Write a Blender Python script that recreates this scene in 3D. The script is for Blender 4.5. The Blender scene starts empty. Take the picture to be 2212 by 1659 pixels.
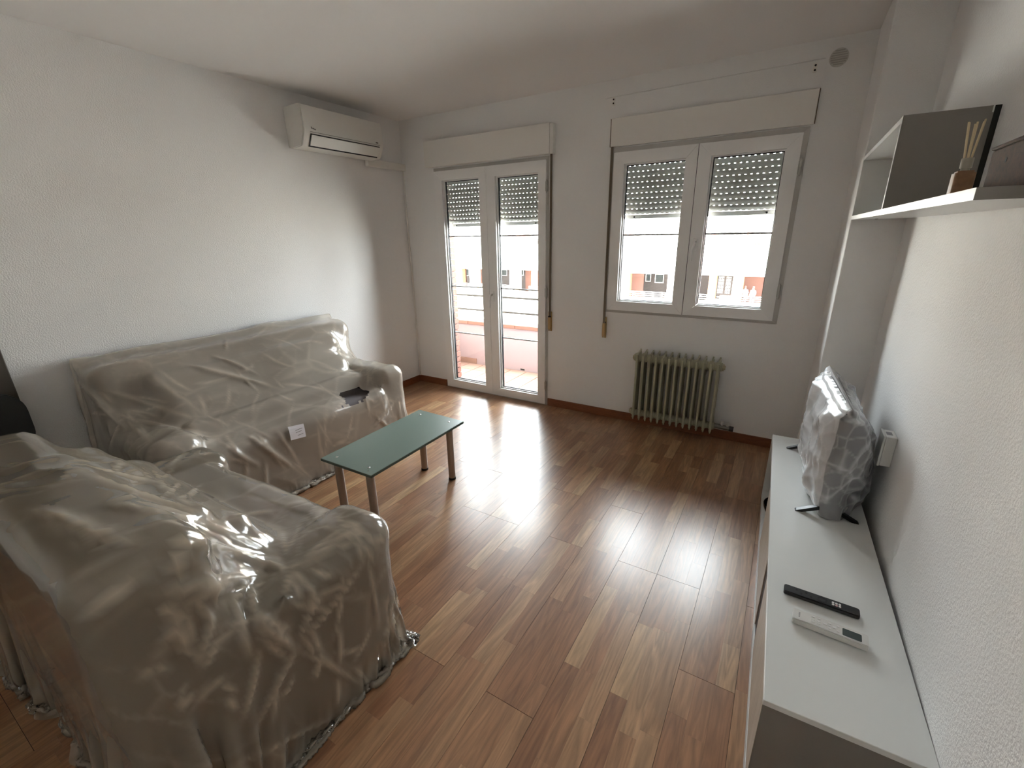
import bpy, bmesh, math, random, time
import numpy as np
from mathutils import Vector, Matrix, noise
from mathutils.bvhtree import BVHTree

sc = bpy.context.scene
C = sc.collection
PI = math.pi
T0 = time.time()

# ------------------------------------------------------------------ camera
CAM_POS = (3.27106, -3.45704, 1.50117)
CAM_ROT = (1.24702235, 0.0175321, 0.5408946)
F_PX = 965.758
cd_ = bpy.data.cameras.new('camera')
cd_.sensor_fit = 'HORIZONTAL'
cd_.sensor_width = 36.0
cd_.lens = 36.0 * F_PX / 2212.0
cd_.clip_start = 0.02
cd_.clip_end = 400
cam = bpy.data.objects.new('camera', cd_)
C.objects.link(cam)
cam.location = CAM_POS
cam.rotation_euler = CAM_ROT
sc.camera = cam

# ------------------------------------------------------------------ light
SKY = 9.0
SUN = 22.0
EXPOSURE = 1.65
w = bpy.data.worlds.new('world')
sc.world = w
w.use_nodes = True
bg = w.node_tree.nodes['Background']
bg.inputs[0].default_value = (0.90, 0.955, 1.0, 1)
bg.inputs[1].default_value = SKY
sl = bpy.data.lights.new('sun', 'SUN')
sl.energy = SUN
sl.angle = math.radians(0.6)
sl.color = (1.0, 0.96, 0.9)
so = bpy.data.objects.new('sun', sl)
C.objects.link(so)
so.rotation_euler = (math.radians(42), 0, math.radians(-12))   # shines towards +y, onto the houses opposite
for nm, x0, x1, z0, z1 in (('door_daylight', .40, 1.53, .02, 2.06), ('window_daylight', 2.07, 3.24, .90, 2.06)):
    pl = bpy.data.lights.new(nm, 'AREA')                        # daylight portals: they give off no light themselves
    pl.shape = 'RECTANGLE'
    pl.size = x1 - x0
    pl.size_y = z1 - z0
    pl.cycles.is_portal = True
    po = bpy.data.objects.new(nm, pl)
    C.objects.link(po)
    po.location = ((x0 + x1) / 2, .16, (z0 + z1) / 2)
    po.rotation_euler = (-PI / 2, 0, 0)
vs = sc.view_settings
sc.display_settings.display_device = 'sRGB'
vs.view_transform = 'Standard'
vs.look = 'None'
vs.exposure = EXPOSURE
vs.gamma = 1.0
vs.use_curve_mapping = False
cy = sc.cycles
cy.use_denoising = True
cy.max_bounces = 6
cy.diffuse_bounces = 5
cy.glossy_bounces = 2
cy.transmission_bounces = 3
cy.transparent_max_bounces = 12
cy.use_adaptive_sampling = False
cy.sample_clamp_indirect = 12
cy.caustics_reflective = False
cy.caustics_refractive = False

# ------------------------------------------------------------------ helpers
def lin(h):
    h = h.lstrip('#')
    r = []
    for i in (0, 2, 4):
        c = int(h[i:i + 2], 16) / 255
        r.append(c / 12.92 if c <= .04045 else ((c + .055) / 1.055) ** 2.4)
    return (r[0], r[1], r[2], 1)

def new_mat(name):
    m = bpy.data.materials.new(name)
    m.use_nodes = True
    nt = m.node_tree
    return m, nt, nt.nodes['Principled BSDF']

def tex(nt, kind, scale, coord='Object', vec=None, **kw):
    n = nt.nodes.new(kind)
    n.inputs['Scale'].default_value = scale
    for k, v in kw.items():
        n.inputs[k].default_value = v
    if vec is None:
        tc = nt.nodes.new('ShaderNodeTexCoord')
        vec = tc.outputs[coord]
    nt.links.new(vec, n.inputs['Vector'])
    return n

def pmat(name, col, rough=.5, metal=0, bump=0, bscale=100, var=0, vscale=5, spec=.5, coat=0, detail=3):
    m, nt, b = new_mat(name)
    c = lin(col)
    b.inputs['Base Color'].default_value = c
    b.inputs['Roughness'].default_value = rough
    b.inputs['Metallic'].default_value = metal
    b.inputs['Specular IOR Level'].default_value = spec
    b.inputs['Coat Weight'].default_value = coat
    geo = nt.nodes.new('ShaderNodeNewGeometry')
    if var:
        n = tex(nt, 'ShaderNodeTexNoise', vscale, vec=geo.outputs['Position'], Detail=4)
        mix = nt.nodes.new('ShaderNodeMix')
        mix.data_type = 'RGBA'
        nt.links.new(n.outputs['Fac'], mix.inputs[0])
        mix.inputs[6].default_value = tuple(max(0, v * (1 - var)) for v in c[:3]) + (1,)
        mix.inputs[7].default_value = tuple(min(1, v * (1 + var)) for v in c[:3]) + (1,)
        nt.links.new(mix.outputs[2], b.inputs['Base Color'])
    if bump:
        n = tex(nt, 'ShaderNodeTexNoise', bscale, vec=geo.outputs['Position'], Detail=detail)
        bp = nt.nodes.new('ShaderNodeBump')
        bp.inputs['Strength'].default_value = bump
        bp.inputs['Distance'].default_value = .004
        nt.links.new(n.outputs['Fac'], bp.inputs['Height'])
        nt.links.new(bp.outputs[0], b.inputs['Normal'])
    return m

def wood_strip_mat(name, src):
    m, nt, b = new_mat(name)
    L = nt.links
    if src == 'object':
        oi = nt.nodes.new('ShaderNodeObjectInfo')
        rnd = oi.outputs['Random']
    else:
        at = nt.nodes.new('ShaderNodeAttribute')
        at.attribute_name = 'tone'
        rnd = at.outputs['Fac']
    geo = nt.nodes.new('ShaderNodeNewGeometry')
    sep = nt.nodes.new('ShaderNodeSeparateXYZ')
    L.new(geo.outputs['Position'], sep.inputs[0])
    off = nt.nodes.new('ShaderNodeMath'); off.operation = 'MULTIPLY'; off.inputs[1].default_value = 37.0
    L.new(rnd, off.inputs[0])
    ax = nt.nodes.new('ShaderNodeMath'); ax.operation = 'MULTIPLY_ADD'; ax.inputs[1].default_value = 1.0
    L.new(sep.outputs[0], ax.inputs[0]); L.new(off.outputs[0], ax.inputs[2])
    ay = nt.nodes.new('ShaderNodeMath'); ay.operation = 'MULTIPLY'; ay.inputs[1].default_value = .085
    L.new(sep.outputs[1], ay.inputs[0])
    com = nt.nodes.new('ShaderNodeCombineXYZ')
    L.new(ax.outputs[0], com.inputs[0]); L.new(ay.outputs[0], com.inputs[1]); L.new(off.outputs[0], com.inputs[2])
    n1 = tex(nt, 'ShaderNodeTexNoise', 60, vec=com.outputs[0], Detail=5, Roughness=.65, Distortion=.6)
    n2 = tex(nt, 'ShaderNodeTexNoise', 16, vec=com.outputs[0], Detail=2, Roughness=.5, Distortion=1.2)
    wv = nt.nodes.new('ShaderNodeMath'); wv.operation = 'PINGPONG'; wv.inputs[1].default_value = .09
    L.new(n2.outputs['Fac'], wv.inputs[0])
    wv2 = nt.nodes.new('ShaderNodeMath'); wv2.operation = 'MULTIPLY'; wv2.inputs[1].default_value = 11.0
    L.new(wv.outputs[0], wv2.inputs[0])
    rp = nt.nodes.new('ShaderNodeValToRGB')
    e = rp.color_ramp.elements
    e[0].position = 0; e[0].color = lin('#96694a')
    e[1].position = 1; e[1].color = lin('#bf9a72')
    for p, c in ((.25, '#a17453'), (.6, '#a97e5b'), (.85, '#b28a66')):
        k = e.new(p); k.color = lin(c)
    L.new(rnd, rp.inputs[0])
    g1 = nt.nodes.new('ShaderNodeMapRange'); g1.inputs[1].default_value = .3; g1.inputs[2].default_value = .7; g1.inputs[3].default_value = .74; g1.inputs[4].default_value = 1.12
    L.new(n1.outputs['Fac'], g1.inputs[0])
    g2 = nt.nodes.new('ShaderNodeMapRange'); g2.inputs[1].default_value = 0; g2.inputs[2].default_value = 1; g2.inputs[3].default_value = .78; g2.inputs[4].default_value = 1.08
    L.new(wv2.outputs[0], g2.inputs[0])
    mu = nt.nodes.new('ShaderNodeMath'); mu.operation = 'MULTIPLY'
    L.new(g1.outputs[0], mu.inputs[0]); L.new(g2.outputs[0], mu.inputs[1])
    sc_ = nt.nodes.new('ShaderNodeVectorMath'); sc_.operation = 'SCALE'
    L.new(rp.outputs[0], sc_.inputs[0]); L.new(mu.outputs[0], sc_.inputs[3])
    L.new(sc_.outputs[0], b.inputs['Base Color'])
    rr = nt.nodes.new('ShaderNodeMapRange'); rr.inputs[3].default_value = .27; rr.inputs[4].default_value = .36
    L.new(n1.outputs['Fac'], rr.inputs[0])
    L.new(rr.outputs[0], b.inputs['Roughness'])
    b.inputs['Specular IOR Level'].default_value = .5
    b.inputs['IOR'].default_value = 1.6
    b.inputs['Coat Weight'].default_value = .45; b.inputs['Coat Roughness'].default_value = .27
    return m

def plain_wood(name, c0, c1, scale=(1, 1, 1), rough=.5, freq=26):
    m, nt, b = new_mat(name)
    geo = nt.nodes.new('ShaderNodeNewGeometry')
    mp = nt.nodes.new('ShaderNodeMapping'); mp.inputs['Scale'].default_value = scale
    nt.links.new(geo.outputs['Position'], mp.inputs[0])
    n = tex(nt, 'ShaderNodeTexNoise', freq, vec=mp.outputs[0], Detail=6, Roughness=.6, Distortion=.8)
    rp = nt.nodes.new('ShaderNodeValToRGB')
    rp.color_ramp.elements[0].position = .3; rp.color_ramp.elements[0].color = lin(c0)
    rp.color_ramp.elements[1].position = .7; rp.color_ramp.elements[1].color = lin(c1)
    nt.links.new(n.outputs['Fac'], rp.inputs[0])
    nt.links.new(rp.outputs[0], b.inputs['Base Color'])
    b.inputs['Roughness'].default_value = rough
    return m

def film_mat(name, col, clear, rough, crinkle, cscale, trans=.5):
    """thin plastic sheet: part clear, part milky, glossy on top"""
    m, nt, b = new_mat(name)
    L = nt.links
    out = nt.nodes['Material Output']
    geo = nt.nodes.new('ShaderNodeNewGeometry')
    df = nt.nodes.new('ShaderNodeBsdfDiffuse'); df.inputs[0].default_value = lin(col)
    tl = nt.nodes.new('ShaderNodeBsdfTranslucent'); tl.inputs[0].default_value = lin(col)
    tr = nt.nodes.new('ShaderNodeBsdfTransparent'); tr.inputs[0].default_value = (.97, .95, .92, 1)
    gl = nt.nodes.new('ShaderNodeBsdfGlossy'); gl.inputs['Roughness'].default_value = rough; gl.inputs[0].default_value = (1, 1, 1, 1)
    m1 = nt.nodes.new('ShaderNodeMixShader'); m1.inputs[0].default_value = trans
    L.new(df.outputs[0], m1.inputs[1]); L.new(tl.outputs[0], m1.inputs[2])
    m2 = nt.nodes.new('ShaderNodeMixShader')
    fo = nt.nodes.new('ShaderNodeAttribute'); fo.attribute_name = 'fold'          # film lying double in a fold is milkier
    fm = nt.nodes.new('ShaderNodeMath'); fm.operation = 'MULTIPLY_ADD'; fm.inputs[1].default_value = -.95; fm.inputs[2].default_value = 1.0
    L.new(fo.outputs['Fac'], fm.inputs[0])
    fc = nt.nodes.new('ShaderNodeMath'); fc.operation = 'MULTIPLY'; fc.use_clamp = True
    fc.inputs[0].default_value = clear; L.new(fm.outputs[0], fc.inputs[1]); L.new(fc.outputs[0], m2.inputs[0])
    L.new(m1.outputs[0], m2.inputs[1]); L.new(tr.outputs[0], m2.inputs[2])
    fr = nt.nodes.new('ShaderNodeFresnel'); fr.inputs[0].default_value = 1.55
    m3 = nt.nodes.new('ShaderNodeMixShader')
    L.new(fr.outputs[0], m3.inputs[0]); L.new(m2.outputs[0], m3.inputs[1]); L.new(gl.outputs[0], m3.inputs[2])
    L.new(m3.outputs[0], out.inputs[0])
    nt.nodes.remove(b)
    return m

def glass_mat(name, tint=(.97, .985, .98, 1), ior=1.33):
    m, nt, b = new_mat(name)
    out = nt.nodes['Material Output']
    tr = nt.nodes.new('ShaderNodeBsdfTransparent'); tr.inputs[0].default_value = tint
    gl = nt.nodes.new('ShaderNodeBsdfGlossy'); gl.inputs['Roughness'].default_value = .01
    fr = nt.nodes.new('ShaderNodeFresnel'); fr.inputs[0].default_value = ior
    mx = nt.nodes.new('ShaderNodeMixShader')
    nt.links.new(fr.outputs[0], mx.inputs[0]); nt.links.new(tr.outputs[0], mx.inputs[1]); nt.links.new(gl.outputs[0], mx.inputs[2])
    nt.links.new(mx.outputs[0], out.inputs[0])
    nt.nodes.remove(b)
    return m

# ---- mesh building
def merge(bm, tmp):
    me = bpy.data.meshes.new('tmp'); tmp.to_mesh(me); tmp.free(); bm.from_mesh(me); bpy.data.meshes.remove(me)
    return bm

def bx(bm, x0, x1, y0, y1, z0, z1, bev=0, seg=2, mat=None):
    t = bmesh.new()
    bmesh.ops.create_cube(t, size=1)
    for v in t.verts:
        v.co = Vector(((x0 + x1) / 2 + v.co.x * (x1 - x0), (y0 + y1) / 2 + v.co.y * (y1 - y0), (z0 + z1) / 2 + v.co.z * (z1 - z0)))
    if bev:
        bmesh.ops.bevel(t, geom=t.edges[:], offset=bev, segments=seg, affect='EDGES', profile=.5)
    if mat is not None:
        bmesh.ops.transform(t, matrix=mat, verts=t.verts)
    return merge(bm, t)

def box(*a, **k):
    return bx(bmesh.new(), *a, **k)

def tube(bm, p0, p1, r0, r1=None, n=16, caps=True):
    r1 = r0 if r1 is None else r1
    p0, p1 = Vector(p0), Vector(p1)
    d = p1 - p0
    t = bmesh.new()
    bmesh.ops.create_cone(t, cap_ends=caps, segments=n, radius1=r0, radius2=r1, depth=d.length)
    q = Vector((0, 0, 1)).rotation_difference(d.normalized()).to_matrix().to_4x4()
    bmesh.ops.transform(t, matrix=Matrix.Translation((p0 + p1) / 2) @ q, verts=t.verts)
    return merge(bm, t)

def path(bm, pts, r, n=8):
    pts = [Vector(p) for p in pts]
    rings = []
    for i, p in enumerate(pts):
        a = pts[max(i - 1, 0)]; b = pts[min(i + 1, len(pts) - 1)]
        d = (b - a).normalized()
        s = d.orthogonal().normalized() if i == 0 else (s - d * s.dot(d)).normalized()
        u = d.cross(s)
        rings.append([bm.verts.new(p + (s * math.cos(2 * PI * k / n) + u * math.sin(2 * PI * k / n)) * r) for k in range(n)])
    for a, b in zip(rings, rings[1:]):
        for k in range(n):
            bm.faces.new((a[k], a[(k + 1) % n], b[(k + 1) % n], b[k]))
    bm.faces.new(rings[0][::-1]); bm.faces.new(rings[-1])
    return bm

def prism(bm, pts, axis, a0, a1):
    """polygon in the two other axes (kept in x,y,z order), pushed along axis"""
    def mk(p, a):
        return {'x': (a, p[0], p[1]), 'y': (p[0], a, p[1]), 'z': (p[0], p[1], a)}[axis]
    v0 = [bm.verts.new(mk(p, a0)) for p in pts]
    v1 = [bm.verts.new(mk(p, a1)) for p in pts]
    n = len(pts)
    f = [bm.faces.new(v0[::-1]), bm.faces.new(v1)]
    for i in range(n):
        f.append(bm.faces.new((v0[i], v0[(i + 1) % n], v1[(i + 1) % n], v1[i])))
    bmesh.ops.recalc_face_normals(bm, faces=f)
    return bm

def lathe(bm, prof, c=(0, 0, 0), n=24):
    rings = []
    for r, z in prof:
        rings.append([bm.verts.new((c[0] + r * math.cos(2 * PI * k / n), c[1] + r * math.sin(2 * PI * k / n), c[2] + z)) for k in range(n)])
    for a, b in zip(rings, rings[1:]):
        for k in range(n):
            bm.faces.new((a[k], a[(k + 1) % n], b[(k + 1) % n], b[k]))
    return bm

def rrect(x0, x1, y0, y1, r, n=5):
    p = []
    for cx_, cy_, a0 in ((x1 - r, y1 - r, 0), (x0 + r, y1 - r, 90), (x0 + r, y0 + r, 180), (x1 - r, y0 + r, 270)):
        for k in range(n + 1):
            a = math.radians(a0 + 90 * k / n)
            p.append((cx_ + r * math.cos(a), cy_ + r * math.sin(a)))
    return p

def tag(o, label=None, cat=None, group=None, kind=None):
    if label: o['label'] = label
    if cat: o['category'] = cat
    if group: o['group'] = group
    if kind: o['kind'] = kind
    return o

def world_loc(o):
    return Vector(o.location) + (world_loc(o.parent) if o.parent else Vector())

def obj(name, bm, mat, parent=None, smooth=False, local=False):
    """link a bmesh as one object; coordinates are the room's unless local"""
    if isinstance(bm, bpy.types.Mesh):
        me = bm
    else:
        if parent is not None and not local:
            bmesh.ops.translate(bm, vec=-world_loc(parent), verts=bm.verts)
        me = bpy.data.meshes.new(name)
        bm.to_mesh(me); bm.free()
    me.name = name
    if mat is not None and not me.materials:
        me.materials.append(mat)
    if smooth:
        if smooth is True:
            for p in me.polygons: p.use_smooth = True
        else:
            me.shade_smooth() if hasattr(me, 'shade_smooth') else None
            me.set_sharp_from_angle(angle=math.radians(smooth))
    o = bpy.data.objects.new(name, me)
    C.objects.link(o)
    if parent is not None: o.parent = parent
    return o

def inst(name, me, parent, loc=(0, 0, 0), scale=(1, 1, 1), rot=(0, 0, 0)):
    o = bpy.data.objects.new(name, me)
    C.objects.link(o)
    o.parent = parent
    o.location = loc; o.scale = scale; o.rotation_euler = rot
    return o

def thing(name, label, cat, loc=(0, 0, 0), rotz=0, group=None, kind=None):
    o = bpy.data.objects.new(name, None)
    o.empty_display_size = .1
    C.objects.link(o)
    o.location = loc; o.rotation_euler = (0, 0, rotz)
    return tag(o, label, cat, group, kind)

def struct(name, bm, mat, label, cat, **k):
    return tag(obj(name, bm, mat, **k), label, cat, kind='structure')

def project(p):
    q = cam_inv @ Vector(p)
    return (1106 + F_PX * q.x / -q.z, 829.5 - F_PX * q.y / -q.z) if q.z < -.01 else None
from mathutils import Euler
cam_inv = (Matrix.Translation(CAM_POS) @ Euler(CAM_ROT).to_matrix().to_4x4()).inverted()

# ------------------------------------------------------------------ materials
M = {}
M['wall'] = pmat('wall_plaster', '#eeedec', .9, bump=.38, bscale=260, detail=1)
M['wall_rough'] = pmat('wall_textured_plaster', '#eeedec', .9, bump=.5, bscale=150, detail=1)
M['ceiling'] = pmat('ceiling_paint', '#f0efee', .92)
M['skirt'] = plain_wood('skirting_wood', '#6e4028', '#8a5636', (1, 1, 6), .4, 14)
M['strip'] = wood_strip_mat('laminate_strip', 'object')
M['strip_far'] = wood_strip_mat('laminate_strip_rest', 'attr')
M['joint'] = pmat('laminate_joint', '#3a2618', .8)
M['pvc'] = pmat('white_pvc', '#f0efee', .38, var=.015, vscale=4)
M['pvc_shaded'] = pmat('shaded_white_pvc', '#c2bfbb', .45)  # white pvc darkened: the shade on the outer frames is put into the colour
M['boxpaint'] = pmat('shutter_box_paint', '#ebe8e3', .75, bump=.15, bscale=200)
M['gasket'] = pmat('black_gasket', '#17181a', .6)
M['glass'] = glass_mat('window_glass')
M['slat'] = pmat('shutter_slat_grey', '#d0d1cb', .55)
M['slat_end'] = pmat('shutter_end_slat', '#e2e2de', .5)
M['strap'] = pmat('shutter_strap_cloth', '#6d6152', .85, bump=.3, bscale=500)
M['winder'] = pmat('winder_beige', '#b99a68', .45)
M['metal'] = pmat('zinc_metal', '#b4b2ac', .3, 1)
M['chrome'] = pmat('chrome', '#d8d8d8', .12, 1)
M['ac'] = pmat('ac_plastic', '#e3e0da', .35)
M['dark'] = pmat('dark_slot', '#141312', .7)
M['greymark'] = pmat('grey_print', '#6e6a64', .6)
M['vent'] = pmat('vent_grey', '#cfcdc8', .6)
M['vent_slot'] = pmat('vent_slot_grey', '#aeaca6', .6)
M['valve'] = pmat('valve_metal', '#77736e', .4, .6)
M['seat'] = pmat('seat_fabric', '#7b7578', .95, bump=.5, bscale=320, var=.06, vscale=12)
M['radiator'] = pmat('radiator_enamel', '#a8a68f', .42, var=.04, vscale=20)
M['brass'] = pmat('plug_cream', '#b3a88d', .4)
M['green'] = pmat('sage_green_board', '#6f8078', .36, var=.03, vscale=90, bump=.03, bscale=400)
M['green_edge'] = pmat('sage_green_edge', '#46534a', .5)
M['tube'] = pmat('grey_leg_tube', '#9d8f84', .33, .35)
M['rubber'] = pmat('black_rubber', '#141414', .7)
M['sofa'] = pmat('sofa_fabric', '#463f3a', .95, bump=.5, bscale=320, var=.08, vscale=12)
M['film'] = film_mat('dust_sheet_film', '#f8ebda', .46, .18, .04, 22, .42)
M['film_clear'] = film_mat('clearer_dust_sheet_film', '#f9e9d3', .66, .15, .04, 20, .42)
M['bag'] = film_mat('clear_bag_film', '#fdfdff', .36, .24, .03, 16, .22)
M['laminate'] = pmat('white_laminate', '#dfe0de', .32, var=.01, vscale=8)
M['taupe'] = pmat('taupe_laminate', '#85807b', .5)
M['doorwood'] = plain_wood('pale_wood_door', '#b3a596', '#cbbfb0', (6, 6, .5), .45, 9)
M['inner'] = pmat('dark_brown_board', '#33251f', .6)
M['black'] = pmat('black_plastic', '#17181b', .35)
M['screen'] = pmat('tv_screen', '#0b0c0e', .12)
M['white_plastic'] = pmat('white_plastic', '#d6d4d0', .42)
M['lcd'] = pmat('lcd_grey', '#3f4a48', .25)
M['btn'] = pmat('button_white', '#e4e2e0', .5)
M['btn_pink'] = pmat('button_pink', '#c9a5a5', .5)
M['paper'] = pmat('white_paper', '#eceaf0', .8)
M['ink'] = pmat('grey_ink', '#8e8b8e', .8)
M['block'] = plain_wood('brown_wood_block', '#35241a', '#4e3624', (1, 8, 8), .85, 12)
M['reed'] = pmat('reed_stick', '#cdbb98', .8)
M['bottle'] = pmat('bottle_print', '#8d6a50', .35, var=.5, vscale=60)
M['neck'] = pmat('bottle_neck', '#a9a294', .4)
M['darkchair'] = pmat('dark_chair_shell', '#24231f', .6)
M['darkwood'] = pmat('dark_door_paint', '#4b433b', .6)
M['brick'] = pmat('facing_brick', '#795348', .9, bump=.4, bscale=200, var=.18, vscale=9)
M['mortar'] = pmat('pale_mortar', '#a59d93', .95)
M['tile'] = pmat('terracotta_tile', '#94776a', .55, var=.1, vscale=7)
M['grout'] = pmat('tile_grout', '#b4aaa0', .9)
M['parapet'] = pmat('parapet_render', '#a8979a', .95, bump=.2, bscale=120)
M['coping'] = pmat('coping_tile', '#8a6558', .8, var=.1, vscale=10)
M['rail'] = pmat('balcony_rail_paint', '#3f3e3b', .6)
M['fac_white'] = pmat('facade_white', '#e9e5de', .9)
M['fac_cream'] = pmat('facade_cream', '#ead6ae', .9)
M['fac_peach'] = pmat('facade_peach', '#9c6442', .9)
M['fac_brown'] = pmat('facade_brown', '#5a3f38', .9)
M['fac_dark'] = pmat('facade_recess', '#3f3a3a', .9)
M['fac_brick'] = pmat('facade_brick', '#8f5440', .9, var=.1, vscale=3)
M['street'] = pmat('street_paving', '#c9c5bd', .95)
M['house_glass'] = pmat('house_window', '#33383a', .6, spec=.15)
M['leaf'] = pmat('balcony_leaf', '#5f7f3a', .7, var=.3, vscale=20)
M['skin'] = pmat('skin', '#c99a80', .6)
M['shirt_blue'] = pmat('shirt_pale_blue', '#8fa3bf', .9)
M['shirt_grey'] = pmat('shirt_grey', '#7b7f88', .9)
M['trouser'] = pmat('trousers_dark', '#4a4448', .9)
M['hair'] = pmat('hair_grey', '#8b8178', .9)
M['bin'] = pmat('bin_grey', '#c3c6c8', .6)

# ------------------------------------------------------------------ room shell
W, H, YB = 3.71, 2.5, -4.4
COLX, COLD = 3.497, .569
DX0, DX1, DZ = .380, 1.546, 2.072
WX0, WX1, WZ0, WZ1 = 2.053, 3.254, .897, 2.070

bm = bmesh.new()                                   # back wall, inner leaf, pieced round door and window
bx(bm, -.11, DX0, 0, .11, -.02, H + .1)
bx(bm, DX0, DX1, 0, .11, DZ, H + .1)
bx(bm, DX1, WX0, 0, .11, -.02, H + .1)
bx(bm, WX0, WX1, 0, .11, WZ1, H + .1)
bx(bm, WX0, WX1, 0, .11, -.02, WZ0)
bx(bm, WX1, W + .11, 0, .11, -.02, H + .1)
wall_back = struct('wall_back', bm, M['wall'], 'white plastered window wall with balcony door and window', 'wall')
struct('wall_left', box(-.11, 0, YB - .1, 0, -.02, H + .1), M['wall_rough'], 'long white textured wall behind the covered sofa', 'wall')
struct('wall_right', box(W, W + .11, YB - .1, 0, -.02, H + .1), M['wall_rough'], 'white textured wall behind the television cabinet', 'wall')
struct('wall_corner', box(COLX, W + .05, -COLD, .05, -.04, H + .05, bev=.006, seg=2), M['wall'], 'white boxed out corner pillar right of the window', 'wall')
struct('wall_front', box(-.11, W + .11, YB - .11, YB, -.02, H + .1), M['wall'], 'plain wall behind the camera', 'wall')
struct('ceiling', box(-.11, W + .11, YB - .1, .11, H, H + .12), M['ceiling'], 'plain off white ceiling', 'ceiling')

for nm, b, lb in (('baseboard_back_near_corner', (0, DX0 - .002, -.013, 0, 0, .07), 'brown wooden skirting left of the balcony door'),
                  ('baseboard_back', (DX1 + .004, COLX, -.013, 0, 0, .07), 'brown wooden skirting under the window and radiator'),
                  ('baseboard_left', (0, .013, -2.90, -.013, 0, .07), 'brown wooden skirting behind the covered sofa'),
                  ('baseboard_corner', (COLX, W, -COLD - .013, -COLD, 0, .07), 'brown wooden skirting round the corner pillar'),
                  ('baseboard_right', (W - .013, W, YB, -COLD - .013, 0, .07), 'brown wooden skirting behind the television cabinet')):
    struct(nm, box(*b, bev=.003), M['skirt'], lb, 'skirting')

# ------------------------------------------------------------------ laminate floor
random.seed(11)
floor = struct('floor', box(0, W, YB, 0, -.05, -.006), M['joint'], 'glossy oak laminate floor of narrow strips', 'floor')
me = bpy.data.meshes.new('plank')
t = box(-.5, .5, -.5, .5, -1, 0); t.to_mesh(me); t.free(); me.materials.append(M['strip'])
BW = .185; SW = BW / 3
pieces = []
bi = 0
x = 2.959 - 16 * BW
while x < W:
    yend = -1.687 + random.choice((0, .43, .85)) + 1.29 * 2 + (0 if abs(x - 2.959) > .01 else 0)
    for s in range(3):
        x0 = max(x + s * SW + (.0006 if s == 0 else .0001), 0); x1 = min(x + (s + 1) * SW - (.0006 if s == 2 else .0001), W)
        if x1 - x0 < .006: continue
        ye = yend
        while ye > YB:                                  # one laminate board after the other, each printed with strips
            a = ye
            cut = [ye]
            cur = ye - random.uniform(.14, .42)
            while cur > ye - 1.29 + .1:
                cut.append(cur); cur -= random.uniform(.30, .52)
            cut.append(ye - 1.29)
            for k in range(len(cut) - 1):
                y1 = min(cut[k] - (.0008 if k == 0 else .0001), 0); y0 = max(cut[k + 1] + (.0008 if k == len(cut) - 2 else .0001), YB)
                if y1 - y0 > .01: pieces.append((x0, x1, y0, y1))
            ye -= 1.29
    x += BW
def strip_score(p):
    cx_, cy_ = (p[0] + p[1]) / 2, (p[2] + p[3]) / 2
    hid = (cx_ < .84 and -2.72 < cy_ < -1.06) or (.97 < cx_ < 2.2 and cy_ < -2.56) or (cx_ > 3.35 and cy_ < -.72) or cx_ > 3.5
    q = [project((a, b, 0)) for a, b in ((p[0], p[2]), (p[1], p[2]), (p[1], p[3]), (p[0], p[3]))]
    if hid or None in q: return 0
    q = [(min(max(u, 0), 2212), min(max(v, 0), 1659)) for u, v in q]
    return abs(sum(q[i][0] * q[(i + 1) % 4][1] - q[(i + 1) % 4][0] * q[i][1] for i in range(4))) / 2
pieces.sort(key=strip_score, reverse=True)
for p in pieces[:300]:
    inst('plank', me, floor, ((p[0] + p[1]) / 2, (p[2] + p[3]) / 2, 0), (p[1] - p[0], p[3] - p[2], .006))
vv, ff, tones = [], [], []
for p in pieces[300:]:
    n = len(vv)
    vv += [(p[0], p[2], 0), (p[1], p[2], 0), (p[1], p[3], 0), (p[0], p[3], 0), (p[0], p[2], -.006), (p[1], p[2], -.006), (p[1], p[3], -.006), (p[0], p[3], -.006)]
    ff += [(n, n + 1, n + 2, n + 3), (n, n + 4, n + 5, n + 1), (n + 1, n + 5, n + 6, n + 2), (n + 2, n + 6, n + 7, n + 3), (n + 3, n + 7, n + 4, n)]
    tones += [random.random()] * 5
rest = bpy.data.meshes.new('remaining_planks')
rest.from_pydata(vv, [], ff)
at = rest.attributes.new('tone', 'FLOAT', 'FACE')
at.data.foreach_set('value', tones)
tag(obj('remaining_planks', rest, M['strip_far'], floor), kind='stuff')

# ------------------------------------------------------------------ balcony door and window
def mitred(bm, x0, x1, z0, z1, l, r, b, t, y0, y1, g=.0005):
    ix0, ix1, iz0, iz1 = x0 + l, x1 - r, z0 + b, z1 - t
    prism(bm, [(x0, z0 + g), (ix0, iz0 + g), (ix0, iz1 - g), (x0, z1 - g)], 'y', y0, y1)
    prism(bm, [(x1, z0 + g), (ix1, iz0 + g), (ix1, iz1 - g), (x1, z1 - g)], 'y', y0, y1)
    prism(bm, [(x0 + g, z0), (x1 - g, z0), (ix1 - g, iz0), (ix0 + g, iz0)], 'y', y0, y1)
    prism(bm, [(x0 + g, z1), (x1 - g, z1), (ix1 - g, iz1), (ix0 + g, iz1)], 'y', y0, y1)
    return bm

def lever(parent, x, z, drop):
    h = obj('handle', box(x - .016, x + .016, -.030, -.020, z - .045, z + .045, bev=.004), M['pvc'], parent)
    b = bmesh.new()
    tube(b, (x, -.028, z + .018), (x, -.058, z + .018), .009)
    path(b, [(x, -.055, z + .022), (x - .004, -.060, z - .002), (x - .012, -.060, z - .03), (x - .014, -.058, z - drop)], .0085, 8)
    l = obj('lever', b, M['pvc'], h, smooth=40)
    l['label'] = 'white lever turned down'
    return h

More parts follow.
